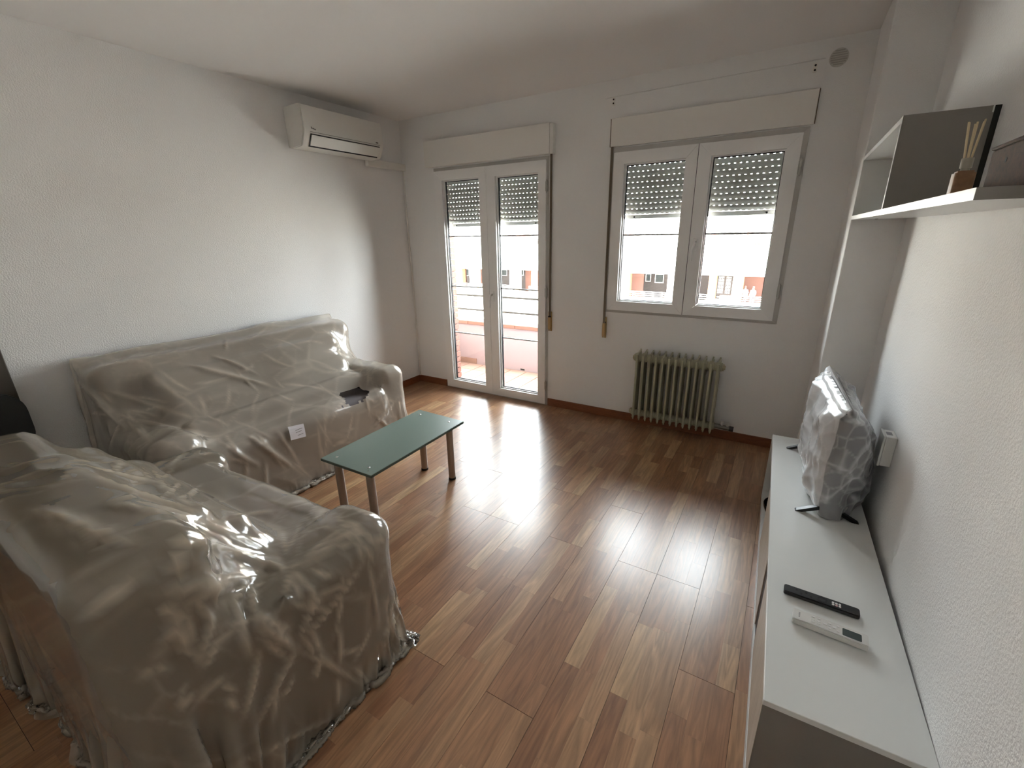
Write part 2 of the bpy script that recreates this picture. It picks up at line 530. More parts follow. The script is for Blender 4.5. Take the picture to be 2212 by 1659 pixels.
def hinge(parent, x, z):
    b = bmesh.new()
    tube(b, (x, -.026, z - .042), (x, -.026, z - .003), .008)
    tube(b, (x, -.026, z + .003), (x, -.026, z + .042), .008)
    tube(b, (x, -.026, z - .05), (x, -.026, z + .05), .004)
    bx(b, x - .012, x + .006, -.026, -.016, z - .035, z + .035)
    return obj('hinge', b, M['metal'], parent, smooth=40)

def leaf(parent, x0, x1, z0, z1, g, bars):
    """one sash: mitred frame, bead, gasket, pane and thin bars"""
    gx0, gx1, gz0, gz1 = g
    fr = obj('sash', mitred(bmesh.new(), x0, x1, z0, z1, gx0 - x0, x1 - gx1, gz0 - z0, z1 - gz1, -.020, .045), M['pvc'], parent)
    obj('glazing_bead', mitred(bmesh.new(), gx0 - .002, gx1 + .002, gz0 - .002, gz1 + .002, .010, .010, .010, .010, .006, .040), M['pvc'], fr)
    obj('gasket', mitred(bmesh.new(), gx0 + .008, gx1 - .008, gz0 + .008, gz1 - .008, .004, .004, .004, .004, .022, .040), M['gasket'], fr)
    obj('pane', box(gx0 + .006, gx1 - .006, .028, .033, gz0 + .006, gz1 - .006), M['glass'], fr)
    for z in bars:
        obj('glazing_bar', box(gx0 + .009, gx1 - .009, .035, .043, z - .0065, z + .0065, bev=.003), M['pvc'], fr)
    return fr

door = thing('door_1', 'white double leaf glazed balcony door in the window wall', 'balcony door', ((DX0 + DX1) / 2, 0, 0), kind='structure')
obj('frame', mitred(bmesh.new(), DX0, DX1, 0, DZ, .022, .026, .008, .032, -.004, .075), M['pvc_shaded'], door)
bars = (.577, 1.031, 1.488)
a = leaf(door, .392, .956, .012, 2.045, (.478, .880, .090, 1.966), bars)
b_ = leaf(door, .9585, 1.526, .012, 2.045, (1.046, 1.455, .086, 1.960), bars)
obj('meeting_seam', box(.956, .9585, -.012, .04, .012, 2.045), M['gasket'], door)
lever(door, .992, .965, .10)
for z in (1.855, 1.023, .191): hinge(door, 1.537, z)
obj('threshold', box(DX0, DX1, -.006, .11, -.004, .010), M['metal'], door)
for px, pz in ((.384, 1.45), (.384, .75), (.384, .14)): obj('screw_head', tube(bmesh.new(), (px, -.007, pz), (px, -.003, pz), .004, n=10), M['metal'], door)

win = thing('window_1', 'white double leaf window above the radiator', 'window', ((WX0 + WX1) / 2, 0, WZ0), kind='structure')
obj('frame', mitred(bmesh.new(), WX0, WX1, WZ0, WZ1, .020, .030, .020, .032, -.006, .075), M['pvc_shaded'], win)
leaf(win, 2.072, 2.6435, .918, 2.040, (2.150, 2.571, .988, 1.962), (1.478,))
leaf(win, 2.6475, 3.225, .918, 2.040, (2.729, 3.150, .988, 1.962), (1.478,))
obj('meeting_seam', box(2.6435, 2.6475, -.014, .04, .918, 2.040), M['gasket'], win)
lever(win, 2.686, 1.405, .105)
for z in (1.851, 1.114): hinge(win, 3.236, z)

# roller shutters: every slat is a part
PITCH = .0365
def slat_mesh(name, length, pitch=.0355):
    b = bmesh.new()
    prof = []
    h = .0318
    for k in range(7):
        t_ = k / 6
        prof.append((-.0045 * math.sin(PI * t_) - .0035, t_ * h))
    for k in range(7):
        t_ = 1 - k / 6
        prof.append((-.0045 * math.sin(PI * t_) + .0035, t_ * h))
    prism(b, prof, 'x', 0, length)
    n = int(length / pitch)
    for k in range(n + 1):                              # ligaments between the light slots below the slat
        c0 = max(k * pitch - .0126, 0); c1 = min(k * pitch + .0126, length)
        bx(b, c0, c1, -.001, .001, -.0049, .001)
    m_ = bpy.data.meshes.new(name)
    b.to_mesh(m_); b.free()
    m_.materials.append(M['slat'])
    return m_

def shutter(x0, x1, zb, ztop, label, thing_name='roller_shutter'):
    t_ = thing(thing_name, label, 'roller shutter', ((x0 + x1) / 2, .088, zb), group='roller shutters')
    sm = slat_mesh('slat', x1 - x0 - .02)
    z = zb + .036
    k = 0
    while z + .03 < ztop:
        inst('slat', sm, t_, (x0 + .01 - (x0 + x1) / 2 + (.008 if k % 2 else 0) - .004, 0, z - zb))
        z += PITCH; k += 1
    e = obj('end_slat', box(x0 + .01, x1 - .01, .083, .094, zb, zb + .030, bev=.003), M['slat_end'], t_)
    for px in (x0 + .16, x1 - .16):
        obj('stop_screw', tube(bmesh.new(), (px, .079, zb + .013), (px, .084, zb + .013), .006), M['dark'], e)
    for a_, b2 in ((x0, x0 + .016), (x1 - .016, x1)):
        g = bmesh.new()
        bx(g, a_, b2, .076, .079, 0 if zb > 5 else (.012 if x0 < 1 else .92), ztop)
        bx(g, a_, b2, .098, .101, (.012 if x0 < 1 else .92), ztop)
        bx(g, a_ if a_ == x0 else b2 - .003, a_ + .003 if a_ == x0 else b2, .076, .101, (.012 if x0 < 1 else .92), ztop)
        obj('guide_rail', g, M['pvc'], t_)
    return t_
shutter(DX0 + .004, DX1 - .004, 1.572, 2.07, 'grey perforated roller shutter half lowered behind the balcony door')
shutter(WX0 + .004, WX1 - .004, 1.592, 2.068, 'grey perforated roller shutter half lowered behind the window')

bm = bmesh.new()
bx(bm, .318, 1.568, -.050, -.001, 2.080, 2.290, bev=.003)
sb = tag(obj('shutter_box', bm, M['boxpaint']), 'painted shutter housing above the balcony door', 'shutter box', 'shutter housings')
obj('end_cap', box(1.5685, 1.598, -.046, -.001, 2.080, 2.285, bev=.003), M['boxpaint'], sb)
sb = tag(obj('shutter_box', box(2.040, 3.268, -.018, -.001, 2.078, 2.260, bev=.002), M['boxpaint']), 'painted shutter housing above the window', 'shutter box', 'shutter housings')
obj('end_strip', box(2.034, 2.0395, -.014, -.001, 2.080, 2.258), M['strap'], sb)
obj('end_strip', box(3.2685, 3.273, -.014, -.001, 2.080, 2.258), M['strap'], sb)

def strap(x, ztop, zw, lab, yb=-.012):
    t_ = thing('shutter_strap', lab, 'shutter strap', (x, 0, zw), group='shutter pull straps')
    obj('strap', box(x - .009, x + .009, yb - .0015, yb, zw + .10, ztop), M['strap'], t_)
    pl_ = obj('winder_plate', box(x - .017, x + .017, -.010, -.0005, zw - .005, zw + .165, bev=.004), M['winder'], t_)
    obj('winder_cover', box(x - .013, x + .013, -.030, -.010, zw + .012, zw + .118, bev=.006), M['winder'], pl_)
    obj('strap_slot', box(x - .011, x + .011, -.024, -.011, zw + .118, zw + .128), M['dark'], pl_)
    obj('screw', tube(bmesh.new(), (x, -.0125, zw + .003), (x, -.0095, zw + .003), .004), M['metal'], pl_)
strap(1.568, 2.08, .700, 'brown shutter strap with beige winder right of the balcony door')
strap(2.058, 2.078, .690, 'brown shutter strap with beige winder at the window corner', yb=-.026)

# small things on the window wall
for x, lb in ((2.044, 'small dark wall plug hole above the window, left one'), (3.227, 'small dark wall plug hole above the window, right one')):
    b = bmesh.new()
    prism(b, rrect(x - .010, x + .010, 2.342, 2.392, .009), 'y', -.006, -.0005)
    p_ = tag(obj('curtain_bracket', b, M['boxpaint']), lb, 'bracket', 'old curtain brackets')
    for dz in (-.012, .012):
        obj('screw_hole', tube(bmesh.new(), (x, -.0075, 2.367 + dz), (x, -.005, 2.367 + dz), .0055, n=10), M['dark'], p_)
b = path(bmesh.new(), [(1.985, -.004, 2.392), (2.05, -.004, 2.394), (2.6, -.004, 2.400), (3.27, -.002, 2.406)], .0022, 6)
tag(obj('wall_cable', b, M['wall'], smooth=True), 'thin painted cable running above the window', 'cable')
vt = tag(obj('vent_grille', tube(bmesh.new(), (3.333, -.008, 2.398), (3.333, -.0005, 2.398), .045, n=32), M['vent']), 'small round grey vent grille near the ceiling', 'vent')
for k in range(-3, 4):
    hw = math.sqrt(.040 ** 2 - (k * .011) ** 2)
    obj('louvre', box(3.333 - hw, 3.333 + hw, -.0105, -.007, 2.398 + k * .011 - .003, 2.398 + k * .011 + .003), M['vent_slot'], vt)

# ------------------------------------------------------------------ air conditioner
AY0, AY1 = -1.165, -.415
ac = thing('air_conditioner', 'white wall mounted split air conditioner under the ceiling', 'air conditioner', (0, (AY0 + AY1) / 2, 2.12))
prof = [(.002, 2.125), (.002, 2.388), (.165, 2.392), (.186, 2.386), (.193, 2.372), (.204, 2.255), (.203, 2.215), (.194, 2.196), (.160, 2.132), (.145, 2.124), (.05, 2.118)]
b = bmesh.new()
pr3 = [(p[0], p[1]) for p in prof]
v0 = [b.verts.new((p[0], AY0, p[1])) for p in pr3]; v1 = [b.verts.new((p[0], AY1, p[1])) for p in pr3]
b.faces.new(v0); b.faces.new(v1[::-1])
for i in range(len(pr3)):
    b.faces.new((v0[i], v1[i], v1[(i + 1) % len(pr3)], v0[(i + 1) % len(pr3)]))
bmesh.ops.recalc_face_normals(b, faces=b.faces)
bmesh.ops.bevel(b, geom=[e for e in b.edges if abs(e.verts[0].co.y - e.verts[1].co.y) < 1e-6], offset=.006, segments=2, affect='EDGES')
body = obj('body', b, M['ac'], ac, smooth=35)
def slanted(u0, u1, y0, y1, d0, d1, nm, mt, par):
    """slab on the slanted lower front; u runs down the slant"""
    A_, B_ = Vector((.198, 0, 2.202)), Vector((.158, 0, 2.130))
    n_ = Vector((B_.z - A_.z, 0, -(B_.x - A_.x))).normalized()
    if n_.x < 0: n_ = -n_
    b = bmesh.new()
    q = []
    for d in (d0, d1):
        for u in (u0, u1):
            q.append(A_ + (B_ - A_) * u + n_ * d)
    prism(b, [(q[0].x, q[0].z), (q[1].x, q[1].z), (q[3].x, q[3].z), (q[2].x, q[2].z)], 'y', y0, y1)
    return obj(nm, b, mt, par)
slot = slanted(-.06, 1.04, AY0 + .055, AY1 - .045, -.01, .0035, 'outlet_slot', M['dark'], ac)
slanted(.0, .90, AY0 + .060, AY1 - .050, .0, .010, 'air_flap', M['ac'], ac)
obj('panel_groove', box(.2025, .2055, AY0 + .05, AY1 - .04, 2.2165, 2.2185), M['greymark'], ac)
b = bmesh.new()
for k, (dy, hh) in enumerate(((0, .012), (.010, .007), (.017, .008), (.024, .006), (.031, .007))):
    bx(b, .2035, .2058, AY0 + .062 + dy, AY0 + .067 + dy, 2.238 - .0012 * k, 2.238 + hh - .0012 * k)
obj('maker_mark', b, M['greymark'], ac)
obj('indicator', box(.2035, .2056, AY1 - .085, AY1 - .060, 2.228, 2.236), M['greymark'], ac)
tr_ = tag(obj('cable_trunking', box(.001, .045, -.455, -.001, 2.078, 2.136, bev=.004), M['ac']), 'white cable trunking from the air conditioner to the corner', 'trunking')
b = path(bmesh.new(), [(.020, -.016, 2.078), (.019, -.016, 1.6), (.023, -.015, 1.1), (.021, -.017, .6), (.023, -.016, .2), (.020, -.016, .071)], .0065, 8)
tag(obj('corner_cable', b, M['boxpaint'], smooth=True), 'thin grey cable running down the corner beside the balcony door', 'cable')

# ------------------------------------------------------------------ radiator
rad = thing('radiator', 'beige thirteen section column radiator under the window', 'radiator', (2.67, -.10, .08))
NS = 13
RX0, RX1 = 2.378, 2.948
rp_ = (RX1 - RX0) / (NS - 1)
b = bmesh.new()
fin = [(-.150, .100), (-.143, .080), (-.136, .098), (-.125, .112), (-.06, .112), (-.05, .100), (-.045, .100), (-.045, .640), (-.052, .634), (-.115, .624), (-.142, .614), (-.150, .600)]
prism(b, fin, 'x', -.0055, .0055)
bmesh.ops.bevel(b, geom=b.edges[:], offset=.002, segments=1, affect='EDGES')
# front and rear tubes of the section, and its collars top and bottom
prism(b, rrect(-.0085, .0085, -.156, -.132, .006, 3), 'z', .10, .612)
prism(b, rrect(-.0085, .0085, -.070, -.046, .006, 3), 'z', .10, .62)
for z, r in ((.585, .036), (.135, .030)):
    tube(b, (-.0135, -.112, z), (.0135, -.112, z), r, n=20)
    tube(b, (-rp_ / 2 + .001, -.112, z), (rp_ / 2 - .001, -.112, z), r * .84, n=20)
bmesh.ops.scale(b, vec=(1, 1.0, 1), verts=b.verts)
sm = bpy.data.meshes.new('section'); b.to_mesh(sm); b.free(); sm.materials.append(M['radiator'])
sm.shade_smooth(); sm.set_sharp_from_angle(angle=math.radians(35))
for k in range(NS):
    inst('section', sm, rad, (RX0 + k * rp_ - 2.67, .10, -.08))
for x, z in ((RX0 - .030, .580), (RX0 - .030, .135), (RX1 + .030, .580)):
    b = bmesh.new()
    s_ = 1 if x > 2.6 else -1
    tube(b, (x - s_ * .012, -.10, z), (x + s_ * .004, -.10, z), .026, n=8)
    tube(b, (x + s_ * .004, -.10, z), (x + s_ * .013, -.10, z), .019, .015, n=8)
    obj('end_plug', b, M['brass'], rad, smooth=40)
b = bmesh.new()
tube(b, (RX1 + .018, -.10, .135), (RX1 + .045, -.10, .135), .016)
tube(b, (RX1 + .045, -.10, .135), (RX1 + .125, -.10, .131), .017)
v_ = obj('valve', b, M['valve'], rad, smooth=40)
obj('valve_end', tube(bmesh.new(), (RX1 + .122, -.10, .131), (RX1 + .150, -.10, .130), .019), M['black'], v_, smooth=40)
for dx in (.072, .108):
    b = tube(bmesh.new(), (RX1 + dx, -.10, .143), (RX1 + dx, -.10, .158), .010)
    tube(b, (RX1 + dx, -.10, .158), (RX1 + dx, -.10, .176), .012, .010)
    obj('valve_cap', b, M['white_plastic'], v_, smooth=40)
b = bmesh.new()
tube(b, (RX1 + .072, -.10, .135), (RX1 + .072, -.004, .135), .007)
tube(b, (RX1 + .108, -.10, .132), (RX1 + .108, -.004, .132), .007)
obj('supply_pipe', b, M['metal'], rad, smooth=40)
for x in (RX0 + .09, RX1 - .09):
    obj('wall_bracket', box(x - .008, x + .008, -.06, -.0005, .50, .52), M['metal'], rad)

# ------------------------------------------------------------------ coffee table
TT = .400
tb = thing('coffee_table', 'low sage green coffee table on four grey tube legs', 'coffee table', (1.485, -1.792, 0))
tq = [(1.293, -1.405), (1.672, -1.419), (1.679, -2.176), (1.306, -2.180)]
b = bmesh.new()
prism(b, tq, 'z', TT - .016, TT)
bmesh.ops.bevel(b, geom=b.edges[:], offset=.0015, segments=1, affect='EDGES')
top = obj('table_top', b, M['green'], tb)
b = bmesh.new()
cx_, cy_ = 1.4875, -1.795
prism(b, [(cx_ + (p[0] - cx_) * 1.0012, cy_ + (p[1] - cy_) * 1.0006) for p in tq], 'z', TT - .0152, TT - .0022)
obj('edge_band', b, M['green_edge'], tb)
for px, py in ((1.357, -1.468), (1.597, -1.474), (1.370, -2.128), (1.608, -2.125)):
    lg = obj('leg', tube(bmesh.new(), (px, py, .012), (px, py, TT - .016), .0215, n=24), M['tube'], tb, smooth=40)
    obj('foot', tube(bmesh.new(), (px, py, 0), (px, py, .013), .0235, n=24), M['rubber'], lg, smooth=40)
    obj('flange', tube(bmesh.new(), (px, py, TT - .022), (px, py, TT - .016), .034, n=24), M['metal'], lg, smooth=40)
    b = bmesh.new()
    lathe(b, [(.0075, TT), (.006, TT + .002), (.0, TT + .0026)], (px, py, 0), 12)
    obj('screw_cap', b, M['chrome'], tb, smooth=True)
obj('stain', tube(bmesh.new(), (1.632, -2.150, TT), (1.632, -2.150, TT + .0006), .004, n=10), M['greymark'], tb)

# ------------------------------------------------------------------ television cabinet
TL, TD, TZ, TR = 1.741, .334, .396, .026
cab = thing('television_cabinet', 'low white television cabinet along the right wall', 'cabinet', (3.331, -.718, 0), TR)
def cpart(nm, b, mt, par=cab, **k): return obj(nm, b, mt, par, local=True, **k)
cpart('top_board', box(0, TD, -TL, 0, TZ - .018, TZ, bev=.0012, seg=1), M['laminate'])
cpart('bottom_board', box(.0, TD, -TL + .018, -.018, .0, .046, bev=.001, seg=1), M['laminate'])
cpart('side_panel', box(.0, TD, -.018, 0, .0, TZ - .018), M['laminate'])
s_ = cpart('side_panel', box(.0, TD, -TL, -TL + .018, .0, TZ - .018), M['taupe'])
s_['label'] = 'taupe side panel facing the camera'
cpart('shelf_pin', tube(bmesh.new(), (.06, -TL - .0008, .10), (.06, -TL + .001, .10), .004, n=10), M['dark'], s_)
cpart('edge_band', box(-.0006, .0008, -TL, -TL + .018, 0, TZ - .018), M['doorwood'], s_)
cpart('back_panel', box(TD - .008, TD - .002, -TL + .018, -.018, .046, TZ - .018), M['laminate'])
cpart('divider', box(.004, TD - .008, -.560, -.544, .046, TZ - .018), M['taupe'])
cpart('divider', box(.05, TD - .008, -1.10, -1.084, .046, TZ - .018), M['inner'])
cpart('inner_shelf', box(.03, TD - .008, -.544, -.018, .21, .226), M['laminate'])
def cdoor(y0, y1, rounded):
    b = bmesh.new()
    pts = [(y1, TZ - .024), (y0, TZ - .024), (y0, .050)]
    if rounded:
        for k in range(7):
            a_ = PI / 2 * k / 6
            pts.append((y1 - .05 + .05 * math.sin(a_), .10 - .05 * math.cos(a_)))
    else:
        pts.append((y1, .050))
    prism(b, pts, 'x', .002, .018)
    return cpart('door', b, M['doorwood'])
cdoor(-1.112, -.562, False)
cdoor(-1.722, -1.218, True)
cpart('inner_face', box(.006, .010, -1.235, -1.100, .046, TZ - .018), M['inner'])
bw = thing('glass_bowl', 'clear glass bowl in the open compartment of the cabinet', 'bowl', (3.435, -1.05, .0465))
b = bmesh.new()
lathe(b, [(.0, .002), (.045, .002), (.075, .03), (.095, .085), (.097, .10), (.094, .10), (.091, .085), (.071, .033), (.042, .007), (.0, .006)], n=32)
obj('vessel', b, glass_mat('bowl_glass', (.86, .88, .86, 1), 1.5), bw, smooth=40, local=True)

# television on two feet
tv = thing('television', 'flat television on two black feet inside a plastic bag', 'television', (3.528, -1.170, TZ), math.atan2(.040, .64))
hw = .322
b = box(-.012, .012, -hw, hw, .046, .447, bev=.004)
obj('panel', b, M['black'], tv, local=True, smooth=35)
obj('screen', box(-.0135, -.0118, -hw + .008, hw - .008, .062, .439), M['screen'], tv, local=True)
obj('rear_housing', box(.010, .052, -hw + .08, hw - .08, .07, .33, bev=.012), M['black'], tv, local=True, smooth=35)
for y in (-.318, .305):
    b = bmesh.new()
    for sx in (-1, 1):
        prism(b, [(0, .056), (sx * .004, .056), (sx * .104, .004), (sx * .108, .0), (sx * .085, .0), (-sx * .002, .040)], 'y', y - .010, y + .010)
    obj('foot', b, M['black'], tv, local=True)

def crumple(p, q, s):
    """height and crease weight of film crushed into flat facets that meet in sharp straight folds"""
    d1, _ = noise.voronoi(q * 4.2 + s)
    d2, _ = noise.voronoi(q * 10.5 - s)
    w1 = max(0, 1 - (d1[1] - d1[0]) / .07); w2 = max(0, 1 - (d2[1] - d2[0]) / .10)
    return d1[0] / 4.2, d2[0] / 10.5, w1, w2

# its bag: a loose film hull hung over the set, with creases
def bag_mesh():
    b = bmesh.new()
    nz, nu = 60, 200
    bagf = []
    rings = []
    for j in range(nz + 1):
        t_ = j / nz
        z = .002 + t_ * .462
        # half depth in front and behind, half width
        fr_ = .030 + .032 * math.sin(PI * min(1, t_ * 1.05)) ** .8
        bk_ = .030 + .108 * max(0, math.sin(PI * min(1, (t_ * .72 + .22)))) ** 1.2 * (1 - .3 * t_)
        hw_ = hw + .006 + .008 * math.sin(PI * t_)
        if t_ > .93:
            k = math.sqrt(max(0, 1 - ((t_ - .93) / .07) ** 2)) * .95 + .05
            fr_ *= k; bk_ *= k; hw_ *= .985 + .015 * k
        ring = []
        for i in range(nu):
            a_ = 2 * PI * i / nu
            c_, s2 = math.cos(a_), math.sin(a_)
            e = .55
            px = (abs(c_) ** 1.0) * (1 if c_ > 0 else -1)
            py = (abs(s2) ** e) * (1 if s2 > 0 else -1)
            x_ = px * (bk_ if px > 0 else fr_)
            y_ = py * hw_
            if px > 0:                                            # rear slack is drawn in towards the near side
                x_ *= .72 + .28 * (1 - (py * .5 + .5)) + .1 * math.sin(5 * t_ + 2 * py)
            pv = Vector((x_, y_ * .8, z * .7))
            c1, c2, w1, w2 = crumple(pv, pv * 1.9, Vector((3, 5, 7)))
            n1 = noise.noise(Vector((x_ * 6, y_ * 9 + 3, z * 7)))
            amp = .010 if t_ < .92 else .003
            d = amp * .6 * n1 + (.20 * c1 + .25 * c2 - .012) * (1 if t_ < .93 else .3)
            bagf.append(min(1, .55 + .4 * w1 + .3 * w2) if (py > -.93 and px < .25) else (-.9 + .9 * w1 + .7 * w2))
            zz = z + (.012 * noise.noise(Vector((y_ * 14, x_ * 14, 9))) if j == 0 else 0)
            ring.append(b.verts.new((x_ + c_ * d + .004, y_ + s2 * d * .6, max(zz, .004))))
        rings.append(ring)
    for r0, r1 in zip(rings, rings[1:]):
        for i in range(nu):
            b.faces.new((r0[i], r0[(i + 1) % nu], r1[(i + 1) % nu], r1[i]))
    # closed top seam
    tp = rings[-1]
    for i in range(1, nu // 2):
        try: b.faces.new((tp[i], tp[i + 1], tp[nu - i - 1], tp[nu - i])) if i + 1 != nu - i - 1 else None
        except ValueError: pass
    me_ = bpy.data.meshes.new('plastic_bag'); b.to_mesh(me_); b.free()
    at_ = me_.attributes.new('fold', 'FLOAT', 'POINT'); at_.data.foreach_set('value', bagf)
    return me_
bag = tag(obj('plastic_bag', bag_mesh(), M['bag'], smooth=True), 'crinkled clear plastic bag over the television', 'plastic bag')
bag.location = tv.location; bag.rotation_euler = tv.rotation_euler

# remote controls on the cabinet
def remote(name, label, cx, cy, rz, L_, Wd, Hh, mt, r):
    t_ = thing(name, label, 'remote control', (cx, cy, TZ), rz)
    b = bmesh.new()
    prism(b, rrect(-L_ / 2, L_ / 2, -Wd / 2, Wd / 2, r, 4), 'z', .0015, Hh)
    bmesh.ops.bevel(b, geom=[e for e in b.edges if abs(e.verts[0].co.z - e.verts[1].co.z) < 1e-6], offset=.0025, segments=2, affect='EDGES')
    obj('body', b, mt, t_, local=True, smooth=40)
    return t_
r1_ = remote('remote_control', 'slim black remote control with white buttons', 3.508, -2.030, -.04, .196, .036, .016, M['black'], .006)
for i in range(3):
    for j in range(2):
        b = bmesh.new()
        prism(b, rrect(.028 + i * .0085, .0345 + i * .0085, -.0095 + j * .009, -.0025 + j * .009, .0028, 3), 'z', .0155, .0172)
        obj('button', b, M['btn_pink'] if (i == 1 and j == 0) else M['btn'], r1_, local=True)
b = bmesh.new(); lathe(b, [(.013, .0155), (.013, .0168), (.008, .0168), (.008, .0155)], (.004, 0, 0), 24)
obj('ring_button', b, M['rubber'], r1_, local=True)
for i in range(4):
    obj('button', tube(bmesh.new(), (-.025 - .013 * i, .006 if i % 2 else -.006, .0155), (-.025 - .013 * i, .006 if i % 2 else -.006, .0166), .0035, n=12), M['rubber'], r1_, local=True)
r2_ = remote('remote_control', 'white air conditioner remote control with grey display', 3.524, -2.143, -.065, .180, .046, .022, M['white_plastic'], .004)
b = bmesh.new(); prism(b, rrect(.030, .074, -.016, .012, .003, 3), 'z', .021, .0226); obj('display', b, M['lcd'], r2_, local=True)
for (px, py, w_, h_) in [(-.040, .012, .008, .005), (-.040, .002, .008, .005), (-.040, -.008, .008, .005), (-.026, .012, .008, .005), (-.026, .002, .008, .005), (-.026, -.008, .008, .005),
                         (-.011, .0, .009, .006), (.0, .010, .007, .006), (.0, -.010, .007, .006), (.0, .0, .006, .006), (.011, .0, .009, .006), (.020, .010, .006, .005), (.020, -.010, .006, .005)]:
    b = bmesh.new(); prism(b, rrect(px - w_ / 2, px + w_ / 2, py - h_ / 2, py + h_ / 2, .002, 3), 'z', .021, .0236)
    obj('button', b, M['btn'], r2_, local=True)
b = bmesh.new()
for k in range(4): bx(b, -.076, -.072, -.010 + k * .0055, -.0065 + k * .0055, .0215, .0223)
obj('maker_mark', b, M['ink'], r2_, local=True)

# socket box on the right wall
sk = thing('socket_box', 'white surface mounted socket box on the wall beside the television', 'socket', (W, -1.40, .70))
obj('back_box', box(W - .034, W - .0005, -1.445, -1.365, .640, .760, bev=.003), M['white_plastic'], sk)
obj('cover_plate', box(W - .042, W - .034, -1.447, -1.363, .638, .762, bev=.003), M['white_plastic'], sk)
obj('label_print', box(W - .030, W - .012, -1.42, -1.39, .7600, .7606), M['ink'], sk)

# ------------------------------------------------------------------ wall shelf with open cube
SX = 3.497; SY0, SY1, YP = -COLD - .002, -2.458, -1.537
Z0, Z1, Z2 = 1.538, 1.556, 1.818
sh = thing('wall_shelf', 'white wall shelf with an open cube at its far end', 'shelf', (3.6, -1.5, Z0))
lb_ = obj('shelf_board', box(SX, W - .002, SY1 + .001, SY0, Z0, Z1), M['laminate'], sh)
obj('board_end', box(SX, W - .002, SY1 - .001, SY1 + .001, Z0, Z1), M['taupe'], sh)
obj('cube_top', box(SX, W - .006, YP + .001, SY0, Z2 - .017, Z2), M['laminate'], sh)
cp = obj('cube_side', box(SX, W - .014, YP, YP + .016, Z1, Z2 - .017), M['taupe'], sh)
obj('edge_band', box(SX - .0006, SX + .0008, YP, YP + .016, Z1, Z2), M['laminate'], cp)
obj('top_end', box(SX, W - .018, YP - .0006, YP + .001, Z2 - .017, Z2), M['taupe'], cp)
obj('cube_side', box(SX, W - .018, SY0 - .016, SY0, Z1, Z2 - .017), M['laminate'], sh)
obj('gap_shade_strip', box(W - .014, W - .0005, YP - .001, YP + .015, Z1, Z2), M['dark'], sh)  # black strip standing in for the shade in the gap behind the cube
obj('screw_cover', tube(bmesh.new(), (3.58, -.72, Z0 - .0015), (3.58, -.72, Z0 + .001), .006, n=12), M['greymark'], sh)

rd = thing('reed_diffuser', 'glass reed diffuser bottle with pale sticks on the shelf', 'diffuser', (3.573, -2.0, Z1))
b = bmesh.new(); prism(b, rrect(-.018, .018, -.018, .018, .005, 4), 'z', 0, .060)
bmesh.ops.bevel(b, geom=[e for e in b.edges if e.verts[0].co.z > .05 and e.verts[1].co.z > .05], offset=.004, segments=2, affect='EDGES')
obj('bottle', b, M['bottle'], rd, local=True, smooth=40)
obj('collar', tube(tube(bmesh.new(), (0, 0, .060), (0, 0, .066), .008), (0, 0, .066), (0, 0, .086), .0105, n=20), M['neck'], rd, local=True, smooth=40)
random.seed(4)
for k in range(6):
    a_ = 2 * PI * k / 6 + .4
    obj('reed', tube(bmesh.new(), (.003 * math.cos(a_), .003 * math.sin(a_), .05), (.014 * math.cos(a_) - .002, .016 * math.sin(a_), .160 + random.uniform(-.006, .008)), .0018, n=6), M['reed'], rd, local=True)
wb = thing('wooden_box', 'brown wooden box on the near end of the shelf', 'box', (3.56, -2.33, Z1))
bw_ = obj('body', box(0, .11, -.115, .115, .0, .074, bev=.003), M['block'], wb, local=True)
obj('lid', box(-.002, .112, -.117, .117, .074, .080, bev=.002), M['block'], wb, local=True)
obj('hole', tube(bmesh.new(), (-.0006, .030, .050), (.004, .030, .050), .004, n=10), M['dark'], wb, local=True)

# ------------------------------------------------------------------ the sofas and their dust sheets
def sofa_parts(t_, back, seat, arms, base, cushions, feet):
    ins = lambda b_: (b_[0] + .014, b_[1] - .014, b_[2] + .014, b_[3] - .014, b_[4], b_[5] - .014)     # clear of the film
    back, base = ins(back), ins(base)
    arms, seat, cushions = [ins(a_) for a_ in arms], [ins(a_) for a_ in seat], [ins(a_) for a_ in cushions]
    obj('base', box(*base, bev=.02, seg=3), M['sofa'], t_, smooth=40)
    obj('backrest', box(*back, bev=.06, seg=4), M['sofa'], t_, smooth=40)
    for a_ in arms: obj('armrest', box(*a_, bev=.06, seg=4), M['sofa'], t_, smooth=40)
    for s_ in seat: obj('seat_cushion', box(*s_, bev=.045, seg=4), M['seat'], t_, smooth=40)
    for s_ in cushions: obj('back_cushion', box(*s_, bev=.05, seg=4), M['sofa'], t_, smooth=40)
    for x_, y_ in feet: obj('foot', tube(bmesh.new(), (x_, y_, 0), (x_, y_, .06), .022, .028, n=16), M['rubber'], t_, smooth=40)

